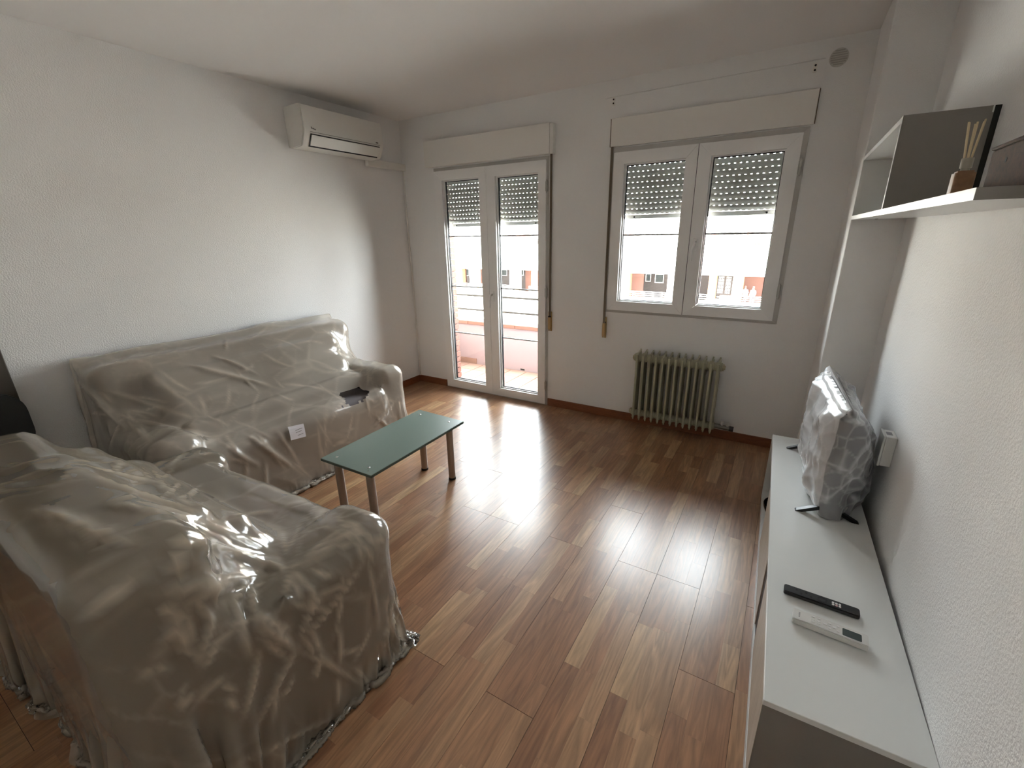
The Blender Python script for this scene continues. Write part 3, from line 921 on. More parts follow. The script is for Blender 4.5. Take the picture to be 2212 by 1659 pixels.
def drape(name, ext, nx, ny, z0, colliders, pin, seed, tucks=(), hull=None, squeeze=.15, slack=1.02):
    """drop a film over the furniture (position based cloth, refined twice) and keep the folds it falls into"""
    rs = np.random.RandomState(seed)
    x0, x1, y0, y1 = ext
    f4 = np.float32
    P = None
    cols = [(np.array(((b[0] + b[1]) / 2, (b[2] + b[3]) / 2, (b[4] + b[5]) / 2), f4), np.array(((b[1] - b[0]) / 2 - r, (b[3] - b[2]) / 2 - r, (b[5] - b[4]) / 2 - r), f4), r) for b, r in colliders]
    tk = []
    for lev, (steps, reps, dmp) in enumerate(((150, 12, .97), (45, 9, .94), (22, 7, .88))):
        n, m = nx * 2 ** lev, ny * 2 ** lev
        gx, gy = np.meshgrid(np.linspace(x0, x1, n + 1), np.linspace(y0, y1, m + 1))
        R0 = np.stack([gx, gy, np.full_like(gx, z0)], -1).astype(f4)
        if P is None:
            P = R0 + rs.uniform(-1, 1, R0.shape).astype(f4) * np.array((.004, .004, .02), f4)
        else:
            Q = np.zeros((m + 1, n + 1, 3), f4)
            Q[::2, ::2] = P; Q[1::2, ::2] = (P[1:] + P[:-1]) / 2
            Q[:, 1::2] = (Q[:, 2::2] + Q[:, :-2:2]) / 2
            P = Q + rs.uniform(-1, 1, Q.shape).astype(f4) * f4(.007 / 2 ** lev)
            tk = [(a * 2, b * 2, g) for a, b, g in tk]
        V = np.zeros_like(P)
        wg = np.ones(P.shape[:2] + (1,), f4)
        if pin is not None:
            pm = pin(R0[..., 0], R0[..., 1]); wg[pm] = 0
        for a, b, g in tk: wg[a, b] = .02
        hx, hy = (x1 - x0) / n * (slack if lev else 1.0), (y1 - y0) / m * (slack if lev else 1.0)
        dg = math.hypot(hx, hy)
        S = slice
        cons = []
        for o in (0, 1):
            cons.append(((S(None), S(o, n, 2)), (S(None), S(o + 1, n + 1, 2)), hx, 1.0, 0))
            cons.append(((S(o, m, 2), S(None)), (S(o + 1, m + 1, 2), S(None)), hy, 1.0, 0))
            cons.append(((S(o, m, 2), S(0, n)), (S(o + 1, m + 1, 2), S(1, n + 1)), dg, .4, 0))
            cons.append(((S(o, m, 2), S(1, n + 1)), (S(o + 1, m + 1, 2), S(0, n)), dg, .4, 0))
        for o in (0, 1, 2, 3):
            c_ = len(range(o, n - 1, 4)); r_ = len(range(o, m - 1, 4))
            cons.append(((S(None), S(o, n - 1, 4)), (S(None), S(o + 2, n + 1, 4)), 2 * hx, .03, 1))
            cons.append(((S(o, m - 1, 4), S(None)), (S(o + 2, m + 1, 4), S(None)), 2 * hy, .03, 1))
        dt = f4(1 / 60)
        mv = (wg > 0).astype(f4)
        for it in range(steps):
            V[..., 2] -= f4(9.8 / 60 * .8)
            V *= f4(dmp)
            Q = P.copy()
            P = P + V * dt * mv
            if lev == 0 and it == 55:
                for tx_, ty_, tz_ in tucks:
                    d = ((P - np.array((tx_, ty_, tz_), f4)) ** 2).sum(-1)
                    a, b = np.unravel_index(np.argmin(d), d.shape)
                    tk.append((a, b, np.array((tx_, ty_, tz_), f4))); wg[a, b] = .02
            for a, b, g in tk:
                P[a, b] += (g - P[a, b]) * f4(.15 if lev == 0 else .5)
            for rep in range(reps):
                for A_, B_, L0, k, bend in cons:
                    pa, pb = P[A_], P[B_]
                    d = pb - pa
                    ln = np.sqrt(np.einsum('ijk,ijk->ij', d, d))[..., None] + f4(1e-9)
                    wa, wb_ = wg[A_], wg[B_]
                    c_ = (ln - f4(L0)) / ln * f4(k)
                    if bend: c_ = np.minimum(c_, 0)
                    c_ /= np.maximum(wa + wb_, f4(1e-4))
                    d *= c_
                    pa += d * wa; pb -= d * wb_
                if rep % 3 == 2 or rep == reps - 1:
                    for c0, h, r in cols:
                        q = P - c0
                        near = (np.abs(q) < h + f4(r + .02)).all(-1)
                        if not near.any(): continue
                        q = q[near]
                        e = np.abs(q) - h
                        out = np.maximum(e, 0)
                        lo = np.sqrt((out ** 2).sum(1))
                        em = e.max(1)
                        d = lo + np.minimum(em, 0) - f4(r + .012)
                        nr = np.where((lo > 1e-6)[:, None], out / np.maximum(lo, 1e-6)[:, None], (e == em[:, None]) * f4(1)) * np.sign(q)
                        pen = d < 0
                        pp = P[near]; qq = Q[near]
                        pp[pen] -= nr[pen] * d[pen][:, None]
                        tv_ = pp[pen] - qq[pen]; nn = nr[pen]
                        pp[pen] -= (tv_ - nn * (tv_ * nn).sum(1)[:, None]) * f4(.5)
                        P[near] = pp
                    low = P[..., 2] < .006
                    P[low, 2] = .006
                    pl_ = P[low]; pl_[:, :2] -= (pl_[:, :2] - Q[low][:, :2]) * f4(.5); P[low] = pl_
            if pin is not None: P[pm] = R0[pm]
            V = (P - Q) / dt
            sp = np.sqrt((V ** 2).sum(-1))[..., None]
            V *= np.minimum(1, 2.5 / np.maximum(sp, 1e-6))
        if hull is not None and lev < 2:                   # film taped close: draw the flaring hem in to the furniture
            hx0, hx1, hy0, hy1 = hull
            for ax_, lo_, hi_ in ((0, hx0, hx1), (1, hy0, hy1)):
                c = P[..., ax_]
                c[:] = np.where(c > hi_, hi_ + (c - hi_) * squeeze, np.where(c < lo_, lo_ + (c - lo_) * squeeze, c))
    idx = np.arange((n + 1) * (m + 1)).reshape(m + 1, n + 1)
    fs_ = np.stack([idx[:-1, :-1], idx[:-1, 1:], idx[1:, 1:], idx[1:, :-1]], -1).reshape(-1, 4)
    res = bpy.data.meshes.new(name)
    res.from_pydata(P.reshape(-1, 3).tolist(), [], fs_.tolist())
    res.update()
    return res

def creases(me_, seed, along, folds_px, soft=1.0, thin=1.0):
    """crease the draped film: long sharp folds where the film is pulled tight, faint flat facets between them"""
    me_.update()
    s = Vector((seed * 7.3, seed * 1.7, seed * 3.1))
    nn = noise.noise
    u = Vector(along).normalized()
    nv = len(me_.vertices)
    co = np.empty(nv * 3); me_.vertices.foreach_get('co', co); co = co.reshape(-1, 3)
    no = np.empty(nv * 3); me_.vertices.foreach_get('normal', no); no = no.reshape(-1, 3)
    hh = np.zeros(nv); fold = np.zeros(nv)
    for k in range(nv):
        p = Vector(co[k])
        q = p - u * (p.dot(u) * .75)
        q = q + Vector((nn(p * 2.3 + s), nn(p * 2.3 - s), nn(p * 2.3 + s * 2))) * .04
        k1 = min(1, max(0, (nn(p * 1.9 + s) + .15) * 2.2)); k2 = min(1, max(0, (nn(p * 2.7 - s) + .05) * 2.6))
        h1, h2, w1, w2 = crumple(p, q, s)
        hh[k] = soft * (.09 * k1 * h1 + .13 * k2 * h2)
        fold[k] = .28 * w1 * k1 + .26 * w2 * k2
    # the long folds, each a line over the film found by looking along the camera's view of it
    tb_ = bmesh.new(); tb_.from_mesh(me_); tree_ = BVHTree.FromBMesh(tb_); tb_.free()
    cm = cam_inv.inverted(); org = cm.translation
    for fi, (u0, v0, u1, v1, wd, am) in enumerate(folds_px):
        wd = max(.0125, wd * thin)
        pts = []
        for t_ in np.linspace(0, 1, 9):
            bow = math.sin(t_ * PI) * (4 if fi % 2 else -4)
            uu, vv_ = u0 + (u1 - u0) * t_ + bow * .5, v0 + (v1 - v0) * t_ + bow
            d = cm.to_3x3() @ Vector(((uu - 1106) / F_PX, -(vv_ - 829.5) / F_PX, -1))
            hit = tree_.ray_cast(org, d.normalized())[0]
            if hit: pts.append(np.array(hit))
        for a_, (p0, p1) in enumerate(zip(pts, pts[1:])):
            e = p1 - p0; L2 = e @ e
            if L2 > .05 or L2 < 1e-9: continue
            near = np.nonzero(np.all(np.abs(co - (p0 + p1) / 2) < math.sqrt(L2) / 2 + wd, axis=1))[0]
            if not len(near): continue
            r = co[near] - p0
            t_ = np.clip(r @ e / L2, 0, 1)
            dist = np.linalg.norm(r - t_[:, None] * e, axis=1)
            along_ = (a_ + t_) / (len(pts) - 1)
            pr = np.maximum(0, 1 - dist / wd) * np.sin(PI * (.06 + .88 * along_)) ** .6
            hh[near] = np.maximum(hh[near], am * pr ** 1.2)
            fold[near] = np.maximum(fold[near], .72 * pr ** 1.7)
    co += no * hh[:, None]
    co[:, 2] = np.maximum(co[:, 2], .004)
    me_.vertices.foreach_set('co', co.ravel())
    at_ = me_.attributes.new('fold', 'FLOAT', 'POINT')
    at_.data.foreach_set('value', np.clip(fold, 0, 1))
    me_.update()

FOLDS_A = [(386, 786, 617, 845, .03, .016), (304, 792, 443, 900, .03, .018), (430, 856, 446, 906, .03, .02), (152, 802, 272, 928, .028, .018), (221, 840, 475, 928, .03, .016), (269, 903, 459, 941, .022, .014),
           (522, 935, 664, 1033, .03, .018), (456, 944, 557, 1004, .026, .018), (601, 935, 658, 1023, .024, .014), (480, 930, 520, 990, .024, .016), (599, 830, 732, 852, .026, .014), (688, 805, 805, 795, .026, .018), (587, 732, 653, 758, .02, .012),
           (678, 903, 716, 963, .022, .014), (682, 913, 697, 1014, .022, .014), (799, 928, 868, 840, .026, .018), (700, 760, 760, 776, .022, .014), (690, 790, 790, 812, .022, .016), (640, 745, 700, 742, .018, .010), (560, 760, 640, 800, .02, .012),
           (460, 770, 560, 810, .02, .012), (340, 800, 420, 850, .02, .012), (735, 700, 752, 780, .03, .022), (752, 690, 775, 750, .028, .02), (820, 830, 850, 900, .02, .014), (760, 890, 740, 960, .02, .012), (560, 950, 620, 1020, .024, .014), (180, 830, 262, 900, .024, .016), (200, 870, 265, 905, .02, .014), (272, 905, 330, 960, .022, .014), (280, 905, 400, 935, .02, .012)]
FOLDS_B = [(300, 1083, 600, 1195, .03, .014), (405, 1164, 628, 1240, .034, .024), (488, 1125, 600, 1108, .026, .012), (628, 1240, 771, 1139, .032, .022), (649, 1220, 754, 1143, .024, .016), (638, 1401, 785, 1209, .026, .016), (544, 1586, 645, 1394, .026, .016),
           (509, 1645, 722, 1544, .016, .010), (645, 1405, 782, 1478, .016, .010), (537, 1335, 586, 1331, .03, .022), (544, 1338, 638, 1405, .03, .02), (509, 1247, 405, 1296, .032, .022), (569, 1247, 335, 1282, .03, .022), (789, 1195, 816, 1359, .02, .014), (851, 1275, 837, 1387, .02, .012),
           (160, 1001, 347, 1045, .03, .012), (423, 965, 369, 1010, .024, .012), (174, 1019, 477, 1130, .034, .014), (480, 1143, 239, 1088, .026, .012), (120, 1130, 300, 1180, .03, .014), (60, 1100, 220, 1150, .03, .012), (540, 1260, 545, 1330, .024, .018), (500, 1290, 540, 1420, .026, .016), (560, 1400, 520, 1560, .024, .014),
           (620, 1240, 560, 1220, .03, .024), (610, 1215, 470, 1190, .028, .02), (700, 1270, 640, 1390, .022, .014), (830, 1140, 800, 1180, .024, .016), (770, 1110, 840, 1135, .024, .014), (410, 1290, 330, 1420, .026, .016), (460, 1330, 430, 1430, .024, .016), (300, 1230, 180, 1330, .03, .016), (600, 1450, 590, 1560, .02, .012), (740, 1230, 720, 1380, .018, .012), (880, 1330, 860, 1390, .018, .012)]

random.seed(21)                                                     # small random folds gathered round the tucks
for lst, foc, n_ in ((FOLDS_A, ((780, 850, 110), (270, 900, 90), (740, 740, 70), (560, 960, 120), (500, 820, 160), (700, 950, 90)), 60), (FOLDS_B, ((620, 1230, 110), (800, 1150, 70), (560, 1340, 120), (400, 1250, 130), (700, 1420, 130), (860, 1340, 50), (330, 1080, 170), (450, 1450, 130)), 90)):
    for k in range(n_):
        fx_, fy_, fr_ = foc[k % len(foc)]
        a_ = random.uniform(0, 2 * PI); r_ = random.uniform(.15, 1) * fr_
        cx_, cy_ = fx_ + r_ * math.cos(a_), fy_ + r_ * math.sin(a_) * .8
        ln_ = random.uniform(14, 46); d_ = a_ + random.gauss(0, .5)
        lst.append((cx_ - ln_ * math.cos(d_), cy_ - ln_ * math.sin(d_), cx_ + ln_ * math.cos(d_), cy_ + ln_ * math.sin(d_), random.uniform(.013, .022), random.uniform(.007, .014)))
# sofa against the left wall
sa = thing('sofa', 'two seat sofa along the left wall under a dust sheet', 'sofa', (.45, -1.89, 0))
A_back = (.06, .27, -2.70, -1.08, .28, .855); A_base = (.08, .80, -2.70, -1.08, .06, .30)
A_arms = ((.09, .82, -1.27, -1.07, .06, .545), (.09, .82, -2.71, -2.51, .06, .545))
A_seat = ((.26, .83, -1.885, -1.275, .29, .43), (.26, .83, -2.505, -1.895, .29, .43))
A_cush = ((.24, .38, -1.88, -1.28, .42, .76), (.24, .38, -2.50, -1.90, .42, .76))
sofa_parts(sa, A_back, A_seat, A_arms, A_base, A_cush, ((.14, -1.14), (.74, -1.14), (.14, -2.64), (.74, -2.64)))
me_a = drape('dust_sheet', (.045, 1.58, -3.14, -.64), 38, 62, .90,
             [(A_base, .02), (A_back, .06), ((.24, .84, -2.51, -1.27, .25, .43), .05), ((.2, .38, -2.5, -1.28, .4, .78), .05), ((.2, .50, -2.5, -1.28, .3, .64), .08), ((.2, .66, -2.5, -1.28, .3, .52), .06), (A_arms[0], .06), (A_arms[1], .06), ((-.3, .02, -3.6, .3, 0, 2), .01)],
             lambda x_, y_: (x_ < .085) & (y_ > -2.70) & (y_ < -1.08), 1,
             tucks=((.81, -1.30, .47), (.70, -2.47, .50), (.42, -1.30, .54)), hull=(.02, .86, -2.76, -1.04))
creases(me_a, 1, (-.5, .75, -.35), FOLDS_A, thin=.85)
# sofa with its end towards the camera
sbf = thing('armchair', 'wide armchair nearest the camera under a dust sheet', 'armchair', (1.59, -2.95, 0))
B_back = (.98, 2.19, -3.32, -3.08, .28, .86); B_base = (.99, 2.18, -3.30, -2.58, .06, .30)
B_arms = ((.97, 1.18, -3.20, -2.55, .06, .565), (1.99, 2.20, -3.20, -2.55, .06, .565))
B_seat = ((1.19, 1.98, -3.10, -2.57, .29, .43),)
B_cush = ((1.20, 1.97, -3.12, -2.98, .42, .78),)
sofa_parts(sbf, B_back, B_seat, B_arms, B_base, B_cush, ((1.06, -2.64), (2.11, -2.64), (1.06, -3.24), (2.11, -3.24)))
me_b = drape('dust_sheet', (.43, 2.74, -4.0, -2.02), 58, 50, .92,
             [(B_base, .02), (B_back, .06), ((1.17, 2.0, -3.1, -2.57, .25, .43), .05), ((1.18, 1.99, -3.12, -2.98, .4, .80), .05), ((1.18, 1.99, -3.12, -2.86, .3, .70), .08), ((1.12, 2.05, -3.1, -2.60, .3, .545), .06), (B_arms[0], .06), (B_arms[1], .06)],
             None, 2, tucks=((2.215, -2.95, .61), (1.20, -2.95, .55)), hull=(.93, 2.225, -3.37, -2.525))
creases(me_b, 2, (.45, .45, -.7), FOLDS_B, thin=.85)
# the film is torn open along the seat front near the right arm
tb2 = bmesh.new(); tb2.from_mesh(me_a)
kill = []
for f in tb2.faces:
    c_ = f.calc_center_median()
    yc = -1.40 + .02 * math.sin(c_.z * 60)
    if c_.x > .70 and abs(c_.y + 1.54) < .15:
        mid = .440 + .10 * (c_.y + 1.54)
        half = .030 * max(0, 1 - ((c_.y + 1.50) / .16) ** 2) ** 1.3 + .008 * noise.noise(c_ * 40)
        if abs(c_.z - mid) < half: kill.append(f)
bmesh.ops.delete(tb2, geom=kill, context='FACES')
tb2.to_mesh(me_a); tb2.free()
for me_, lb in ((me_a, 'milky plastic dust sheet draped over the sofa by the wall'), (me_b, 'milky plastic dust sheet draped over the nearest armchair')):
    o = tag(obj('dust_sheet', me_, M['film'] if me_ is me_a else M['film_clear'], smooth=True), lb, 'dust sheet', 'plastic dust sheets')

# paper label stuck on the front of the film
bt = bmesh.new(); bt.from_mesh(me_a); tree = BVHTree.FromBMesh(bt); bt.free()
pb = bmesh.new(); rows = []
for j_ in range(6):
    rw = []
    for i_ in range(8):
        u_, v_ = i_ / 7, j_ / 5
        y_ = -2.066 + .097 * u_ + .002 * v_; z_ = .353 + .084 * v_ - .013 * u_
        hit = tree.ray_cast(Vector((1.3, y_, z_)), Vector((-1, 0, 0)))[0]
        rw.append(((hit.x if hit else .86) + .004, y_, z_))
    rows.append(rw)
mx_ = max(p[0] for rw in rows for p in rw)
rows = [[pb.verts.new((p[0] * .35 + mx_ * .65, p[1], p[2])) for p in rw] for rw in rows]
for a_, b2 in zip(rows, rows[1:]):
    for k in range(7): pb.faces.new((a_[k], a_[k + 1], b2[k + 1], b2[k]))
bmesh.ops.recalc_face_normals(pb, faces=pb.faces)
bmesh.ops.solidify(pb, geom=pb.faces[:], thickness=.0006)
lb_o = tag(obj('paper_label', pb, M['paper']), 'white printed paper label stuck on the front of the sofa sheet', 'label')
for dz, y0_, y1_ in ((.012, -2.03, -1.985), (-.003, -2.03, -1.992), (-.024, -2.02, -1.985)):
    obj('print_line', box(mx_ + .0012, mx_ + .0022, y0_, y1_, .391 + dz, .394 + dz), M['ink'], lb_o)

print('SCRIPT part 1', round(time.time() - T0, 1))

# ------------------------------------------------------------------ left end: dark doorway and chair
d2 = thing('door_2', 'dark painted door casing on the left wall behind the sofas', 'door', (0, -3.35, 0), kind='structure')
b = bmesh.new()
bx(b, .0005, .030, -3.00, -2.928, 0, 2.08, bev=.004); bx(b, .0005, .030, -3.90, -3.828, 0, 2.08, bev=.004); bx(b, .0005, .030, -3.90, -2.928, 2.08, 2.15, bev=.004)
obj('casing', b, M['darkwood'], d2)
lf_ = obj('leaf', box(.0005, .022, -3.827, -3.001, .006, 2.079, bev=.002), M['darkwood'], d2)
for z0, z1 in ((.15, .95), (1.08, 1.95)):
    obj('panel', box(.022, .028, -3.72, -3.11, z0, z1, bev=.004), M['darkwood'], lf_)
obj('handle', tube(tube(bmesh.new(), (.022, -3.07, 1.03), (.07, -3.07, 1.03), .008), (.065, -3.07, 1.03), (.065, -3.18, 1.03), .009), M['metal'], lf_, smooth=40)

ch = thing('shell_chair', 'dark chair with a rounded back in the shadow between the covered seats', 'chair', (.30, -3.10, 0))
b = bmesh.new()
prism(b, rrect(-3.30, -2.93, .50, .825, .11, 7), 'x', .10, .125)
bmesh.ops.bevel(b, geom=b.edges[:], offset=.006, segments=2, affect='EDGES')
obj('backrest', b, M['darkchair'], ch, smooth=40)
b = bmesh.new(); prism(b, rrect(.10, .52, -3.31, -2.92, .06, 5), 'z', .43, .46)
obj('seat', b, M['darkchair'], ch, smooth=40)
for x_, y_ in ((.14, -3.27), (.14, -2.96), (.48, -3.27), (.48, -2.96)):
    obj('leg', tube(bmesh.new(), (x_, y_, 0), (x_, y_, .43), .012, .016), M['rubber'], ch, smooth=40)

# ------------------------------------------------------------------ outside: the facade of this house and its balcony
bm = bmesh.new()
for x0, x1, z0, z1 in ((-7, .285, -4.8, 9), (.285, .40, 2.07, 9), (.40, 1.53, 2.06, 9), (.285, 1.53, -4.8, -.02), (1.53, 2.07, -4.8, 9), (2.07, 3.24, 2.06, 9), (2.07, 3.24, -4.8, .885), (3.24, 10, -4.8, 9)):
    bx(bm, x0, x1, .112, .215, z0, z1)
wex = struct('wall_exterior', bm, M['mortar'], 'outer brick leaf of the house wall beside the balcony door', 'wall')
bmk = bmesh.new(); bx(bmk, -.0565, .0565, -.050, .050, 0, .050, bev=.003, seg=1)
bme = bpy.data.meshes.new('brick'); bmk.to_mesh(bme); bmk.free(); bme.materials.append(M['brick'])
z = -.012; k = 0
while z < 2.05:
    inst('brick', bme, wex, (.344 + (.002 if k % 2 else -.001), .1635 + (.002 if k % 3 else 0), z), (1, .98 if k % 2 else 1.0, 1))
    z += .0585; k += 1
struct('roof', box(-7, 10, YB - .4, .11, H + .125, 9), M['fac_white'], 'storeys of the house above this room', 'roof')

bal = struct('balcony_floor', box(-.40, 3.6, .215, 1.06, -.20, -.028), M['grout'], 'tiled balcony floor outside the glazed door', 'balcony')
tb_ = bmesh.new(); bx(tb_, -.098, .098, -.141, .141, 0, .010, bev=.0015, seg=1)
tme = bpy.data.meshes.new('tile'); tb_.to_mesh(tme); tb_.free(); tme.materials.append(M['tile'])
for i in range(-1, 17):
    for j in range(3):
        inst('tile', tme, bal, (-.082 + i * .2045, .3265 + j * .2215, -.029), (1, .765, 1))
par = struct('balcony_parapet', box(-.31, 3.40, .892, 1.01, -.03, .470), M['parapet'], 'low pinkish rendered balcony wall beyond the glazed door', 'parapet')
obj('side_wall', box(-.31, -.19, .216, .892, -.03, .470), M['parapet'], par)
sk_ = bmesh.new(); bx(sk_, -.19, -.182, .216, .892, -.02, .05); bx(sk_, -.19, .12, .884, .892, -.02, .045)
obj('tile_skirting', sk_, M['tile'], par)
obj('drain_hole', box(.745, .800, .8905, .893, -.015, .004), M['dark'], par)
cb = bmesh.new(); bx(cb, -.1635, .1635, -.082, .082, 0, .044, bev=.004, seg=1)
cme = bpy.data.meshes.new('coping_tile'); cb.to_mesh(cme); cb.free(); cme.materials.append(M['coping'])
for i in range(11):
    inst('coping_tile', cme, par, (-.14 + i * .331, .951, .4715))
struct('daylight_blocker', box(3.40, 3.52, .216, 1.25, -.2, 2.6), M['brick'], 'added brick wall out of view that keeps daylight off the left wall', 'wall')  # unseen wall added to block window daylight from the room's left wall
rl = thing('balcony_railing', 'two grey metal rails above the balcony wall', 'railing', (1.7, .965, .515))
for z in (.637, .808):
    obj('rail', box(-.27, 3.40, .955, .975, z - .011, z + .011, bev=.003), M['rail'], rl)
for x_ in (-.255, 1.80, 3.38):
    obj('post', box(x_ - .012, x_ + .012, .955, .975, .514, .83), M['rail'], rl)

# ------------------------------------------------------------------ outside: street and the houses opposite
struct('street', box(-90, 70, .3, 90, -4.95, -4.80), M['street'], 'pale paved street far below the balcony', 'street')
def fx(x, y): return 3.271 + (x - 3.271) * (y + 3.457) / 27.457
def fz(z, y): return 1.501 + (z - 1.501) * (y + 3.457) / 27.457
ho = thing('opposite_house', 'sunlit white house with ground floor arcade across the street', 'house', (-14, 41, -4.8))
XL, XR = -46, 16
obj('upper_wall', box(XL, XR, 40, 46, -2.14, 6.2), M['fac_white'], ho)
obj('balcony_band', box(XL, XR, 38.8, 39.95, -2.14, .18), M['fac_white'], ho)
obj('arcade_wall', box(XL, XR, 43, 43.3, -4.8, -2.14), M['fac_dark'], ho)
obj('plinth', box(XL, XR, 38.45, 38.75, -4.8, -4.36), M['fac_white'], ho)
obj('cornice', box(XL - .2, XR + .2, 39.6, 46.2, 6.2, 6.6), M['fac_white'], ho)
# arcade piers: pixel measures brought to the pier plane
PY = 39.2
for x0, x1, mt in ((-.47, -.08, 'fac_peach'), (.75, 1.19, 'fac_cream'), (1.19, 1.27, 'fac_peach'), (-5.6, -4.92, 'fac_peach'), (-2.70, -2.15, 'fac_white'),
                   (-18.35, -17.62, 'fac_peach'), (-16.95, -16.5, 'fac_white'), (-16.5, -16.22, 'fac_cream'), (-13.48, -12.95, 'fac_white'), (-12.95, -12.74, 'fac_cream'), (-11.76, -11.2, 'fac_peach'),
                   (3.1, 3.6, 'fac_peach'), (4.8, 5.3, 'fac_white'), (-8.6, -8.1, 'fac_white'), (-10.1, -9.7, 'fac_peach'), (-7.1, -6.8, 'fac_cream'), (-20.5, -20.0, 'fac_white'), (-23.0, -22.5, 'fac_peach')):
    obj('pier', box(fx(x0, PY), fx(x1, PY), PY, PY + .6, -4.8, -2.14), M[mt], ho)
for x0, x1, mt in ((1.25, 2.6, 'fac_brown'), (-4.92, -4.1, 'fac_brown'), (-16.2, -15.5, 'fac_brown'), (-17.62, -17.3, 'fac_brown'), (-12.2, -11.78, 'fac_brown')):
    obj('wall_panel', box(fx(x0, 41), fx(x1, 41), 41, 41.2, -4.8, -2.14), M[mt], ho)
for x0, x1, z0, z1 in ((-3.4, -2.95, -1.35, -.9), (-3.95, -3.7, -1.3, -.9), (-14.1, -13.7, -1.25, -.9), (-17.25, -17.0, -1.35, -.9), (-12.55, -12.35, -1.2, -.85)):
    wn = obj('shop_window', box(fx(x0, 42.9), fx(x1, 42.9), 42.9, 43.0, fz(z0, 42.9), fz(z1, 42.9)), M['house_glass'], ho)
    obj('window_frame', mitred(bmesh.new(), fx(x0, 42.9) - .05, fx(x1, 42.9) + .05, fz(z0, 42.9) - .05, fz(z1, 42.9) + .05, .06, .06, .06, .06, 42.86, 42.9), M['fac_white'], wn)
# first floor windows with brick reveals
def house_window(x0, x1, z0, z1):
    y = 39.98
    X0, X1, Z0_, Z1_ = fx(x0, y), fx(x1, y), fz(z0, y), fz(z1, y)
    p_ = obj('house_window', box(X0, X1, 39.95, 39.99, Z0_, Z1_), M['house_glass'], ho)
    obj('window_frame', mitred(bmesh.new(), X0, X1, Z0_, Z1_, .07, .07, .07, .07, 39.91, 39.95), M['fac_white'], p_)
    obj('window_bar', box((X0 + X1) / 2 - .035, (X0 + X1) / 2 + .035, 39.91, 39.95, Z0_, Z1_), M['fac_white'], p_)
    obj('window_bar', box(X0, X1, 39.912, 39.948, Z0_ + (Z1_ - Z0_) * .62, Z0_ + (Z1_ - Z0_) * .62 + .05), M['fac_white'], p_)
for a_ in ((-.22, .15, .70, 1.45), (.20, .56, .70, 1.45), (1.40, 2.18, .66, 1.28), (-12.55, -12.35, .8, 1.2), (-12.25, -11.95, .77, 1.2), (-15.5, -15.1, .75, 1.35), (-3.6, -3.2, 1.0, 1.5), (-11.3, -11.0, .8, 1.2)):
    house_window(*a_)
for x0, x1, z0, z1 in ((-.64, -.24, .70, 1.30), (.58, .70, .70, 1.30), (1.10, 1.34, .60, 1.42), (-13.4, -12.9, .74, 1.45), (-12.9, -11.8, 1.25, 1.45), (-5.5, -4.9, 1.30, 1.42), (-15.8, -15.0, 1.36, 1.5)):
    obj('brick_surround', box(fx(x0, 39.9), fx(x1, 39.9), 39.88, 40, fz(z0, 39.9), fz(z1, 39.9)), M['fac_brick'], ho)
# entrance door with pale glazing and scroll bars
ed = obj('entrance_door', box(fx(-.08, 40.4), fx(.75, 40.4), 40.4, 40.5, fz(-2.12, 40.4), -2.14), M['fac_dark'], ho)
for x0, x1 in ((.03, .30), (.42, .66)):
    obj('door_glass', box(fx(x0, 40.38), fx(x1, 40.38), 40.36, 40.4, fz(-1.82, 40.38), fz(-.92, 40.38)), M['bin'], ed)
    b = bmesh.new()
    for q in range(3):
        xx = fx(x0 + (x1 - x0) * (q + .5) / 3, 40.35)
        bx(b, xx - .02, xx + .02, 40.33, 40.36, fz(-1.82, 40.38), fz(-.92, 40.38))
    for q in range(5):
        zz = fz(-1.82 + .9 * (q + .5) / 5, 40.35)
        bx(b, fx(x0, 40.35), fx(x1, 40.35), 40.33, 40.36, zz - .02, zz + .02)
    obj('door_grille', b, M['fac_dark'], ed)
    obj('kick_panel', mitred(bmesh.new(), fx(x0, 40.38), fx(x1, 40.38), fz(-2.05, 40.38), fz(-1.98, 40.38), .03, .03, .02, .02, 40.37, 40.4), M['bin'], ed)
obj('entrance_step', box(fx(-.15, 40), fx(.8, 40), 39.9, 40.5, -4.8, fz(-2.12, 40.4)), M['street'], ho)
def street_rail(x0, x1, lab):
    t_ = thing('street_railing', lab, 'railing', (fx((x0 + x1) / 2, 38.6), 38.6, -4.36), group='white railings on the arcade wall')
    X0, X1 = fx(x0, 38.6), fx(x1, 38.6)
    for z in (-1.935, -2.04, -2.15, -2.26):
        obj('rail', box(X0, X1, 38.58, 38.62, fz(z, 38.6) - .03, fz(z, 38.6) + .03), M['fac_white'], t_)
    n = max(1, int((X1 - X0) / 2.2))
    for q in range(n + 1):
        xx = X0 + (X1 - X0) * q / n
        obj('post', box(xx - .04, xx + .04, 38.56, 38.64, -4.36, fz(-1.92, 38.6)), M['fac_white'], t_)
street_rail(1.16, 4.6, 'white street railing in front of the two standing people')
street_rail(-1.95, -.45, 'white street railing left of the dark entrance door')
street_rail(-6.6, -2.74, 'long white street railing seen through the left window leaf')
street_rail(-18.4, -16.98, 'white street railing at the far left of the arcade')
street_rail(-16.1, -13.5, 'white street railing between the pale piers seen through the door')
street_rail(-11.9, -9.8, 'white street railing at the right edge of the glazed door')
for x_, lb in ((1.0, 'grey street bin beside the dark entrance door'), (-13.3, 'grey street bin seen through the glazed door')):
    bn = thing('street_bin', lb, 'bin', (fx(x_, 38.2), 38.2, -4.8), group='street bins')
    bb = bmesh.new(); lathe(bb, [(.0, 0), (.20, .02), (.25, 1.02), (.25, 1.06), (.0, 1.06)], n=20)
    obj('drum', bb, M['bin'], bn, smooth=40, local=True)
    bb = bmesh.new(); lathe(bb, [(.26, 1.06), (.24, 1.14), (.12, 1.24), (.0, 1.26)], n=20)
    obj('lid', bb, M['fac_dark'], bn, smooth=40, local=True)
random.seed(8)
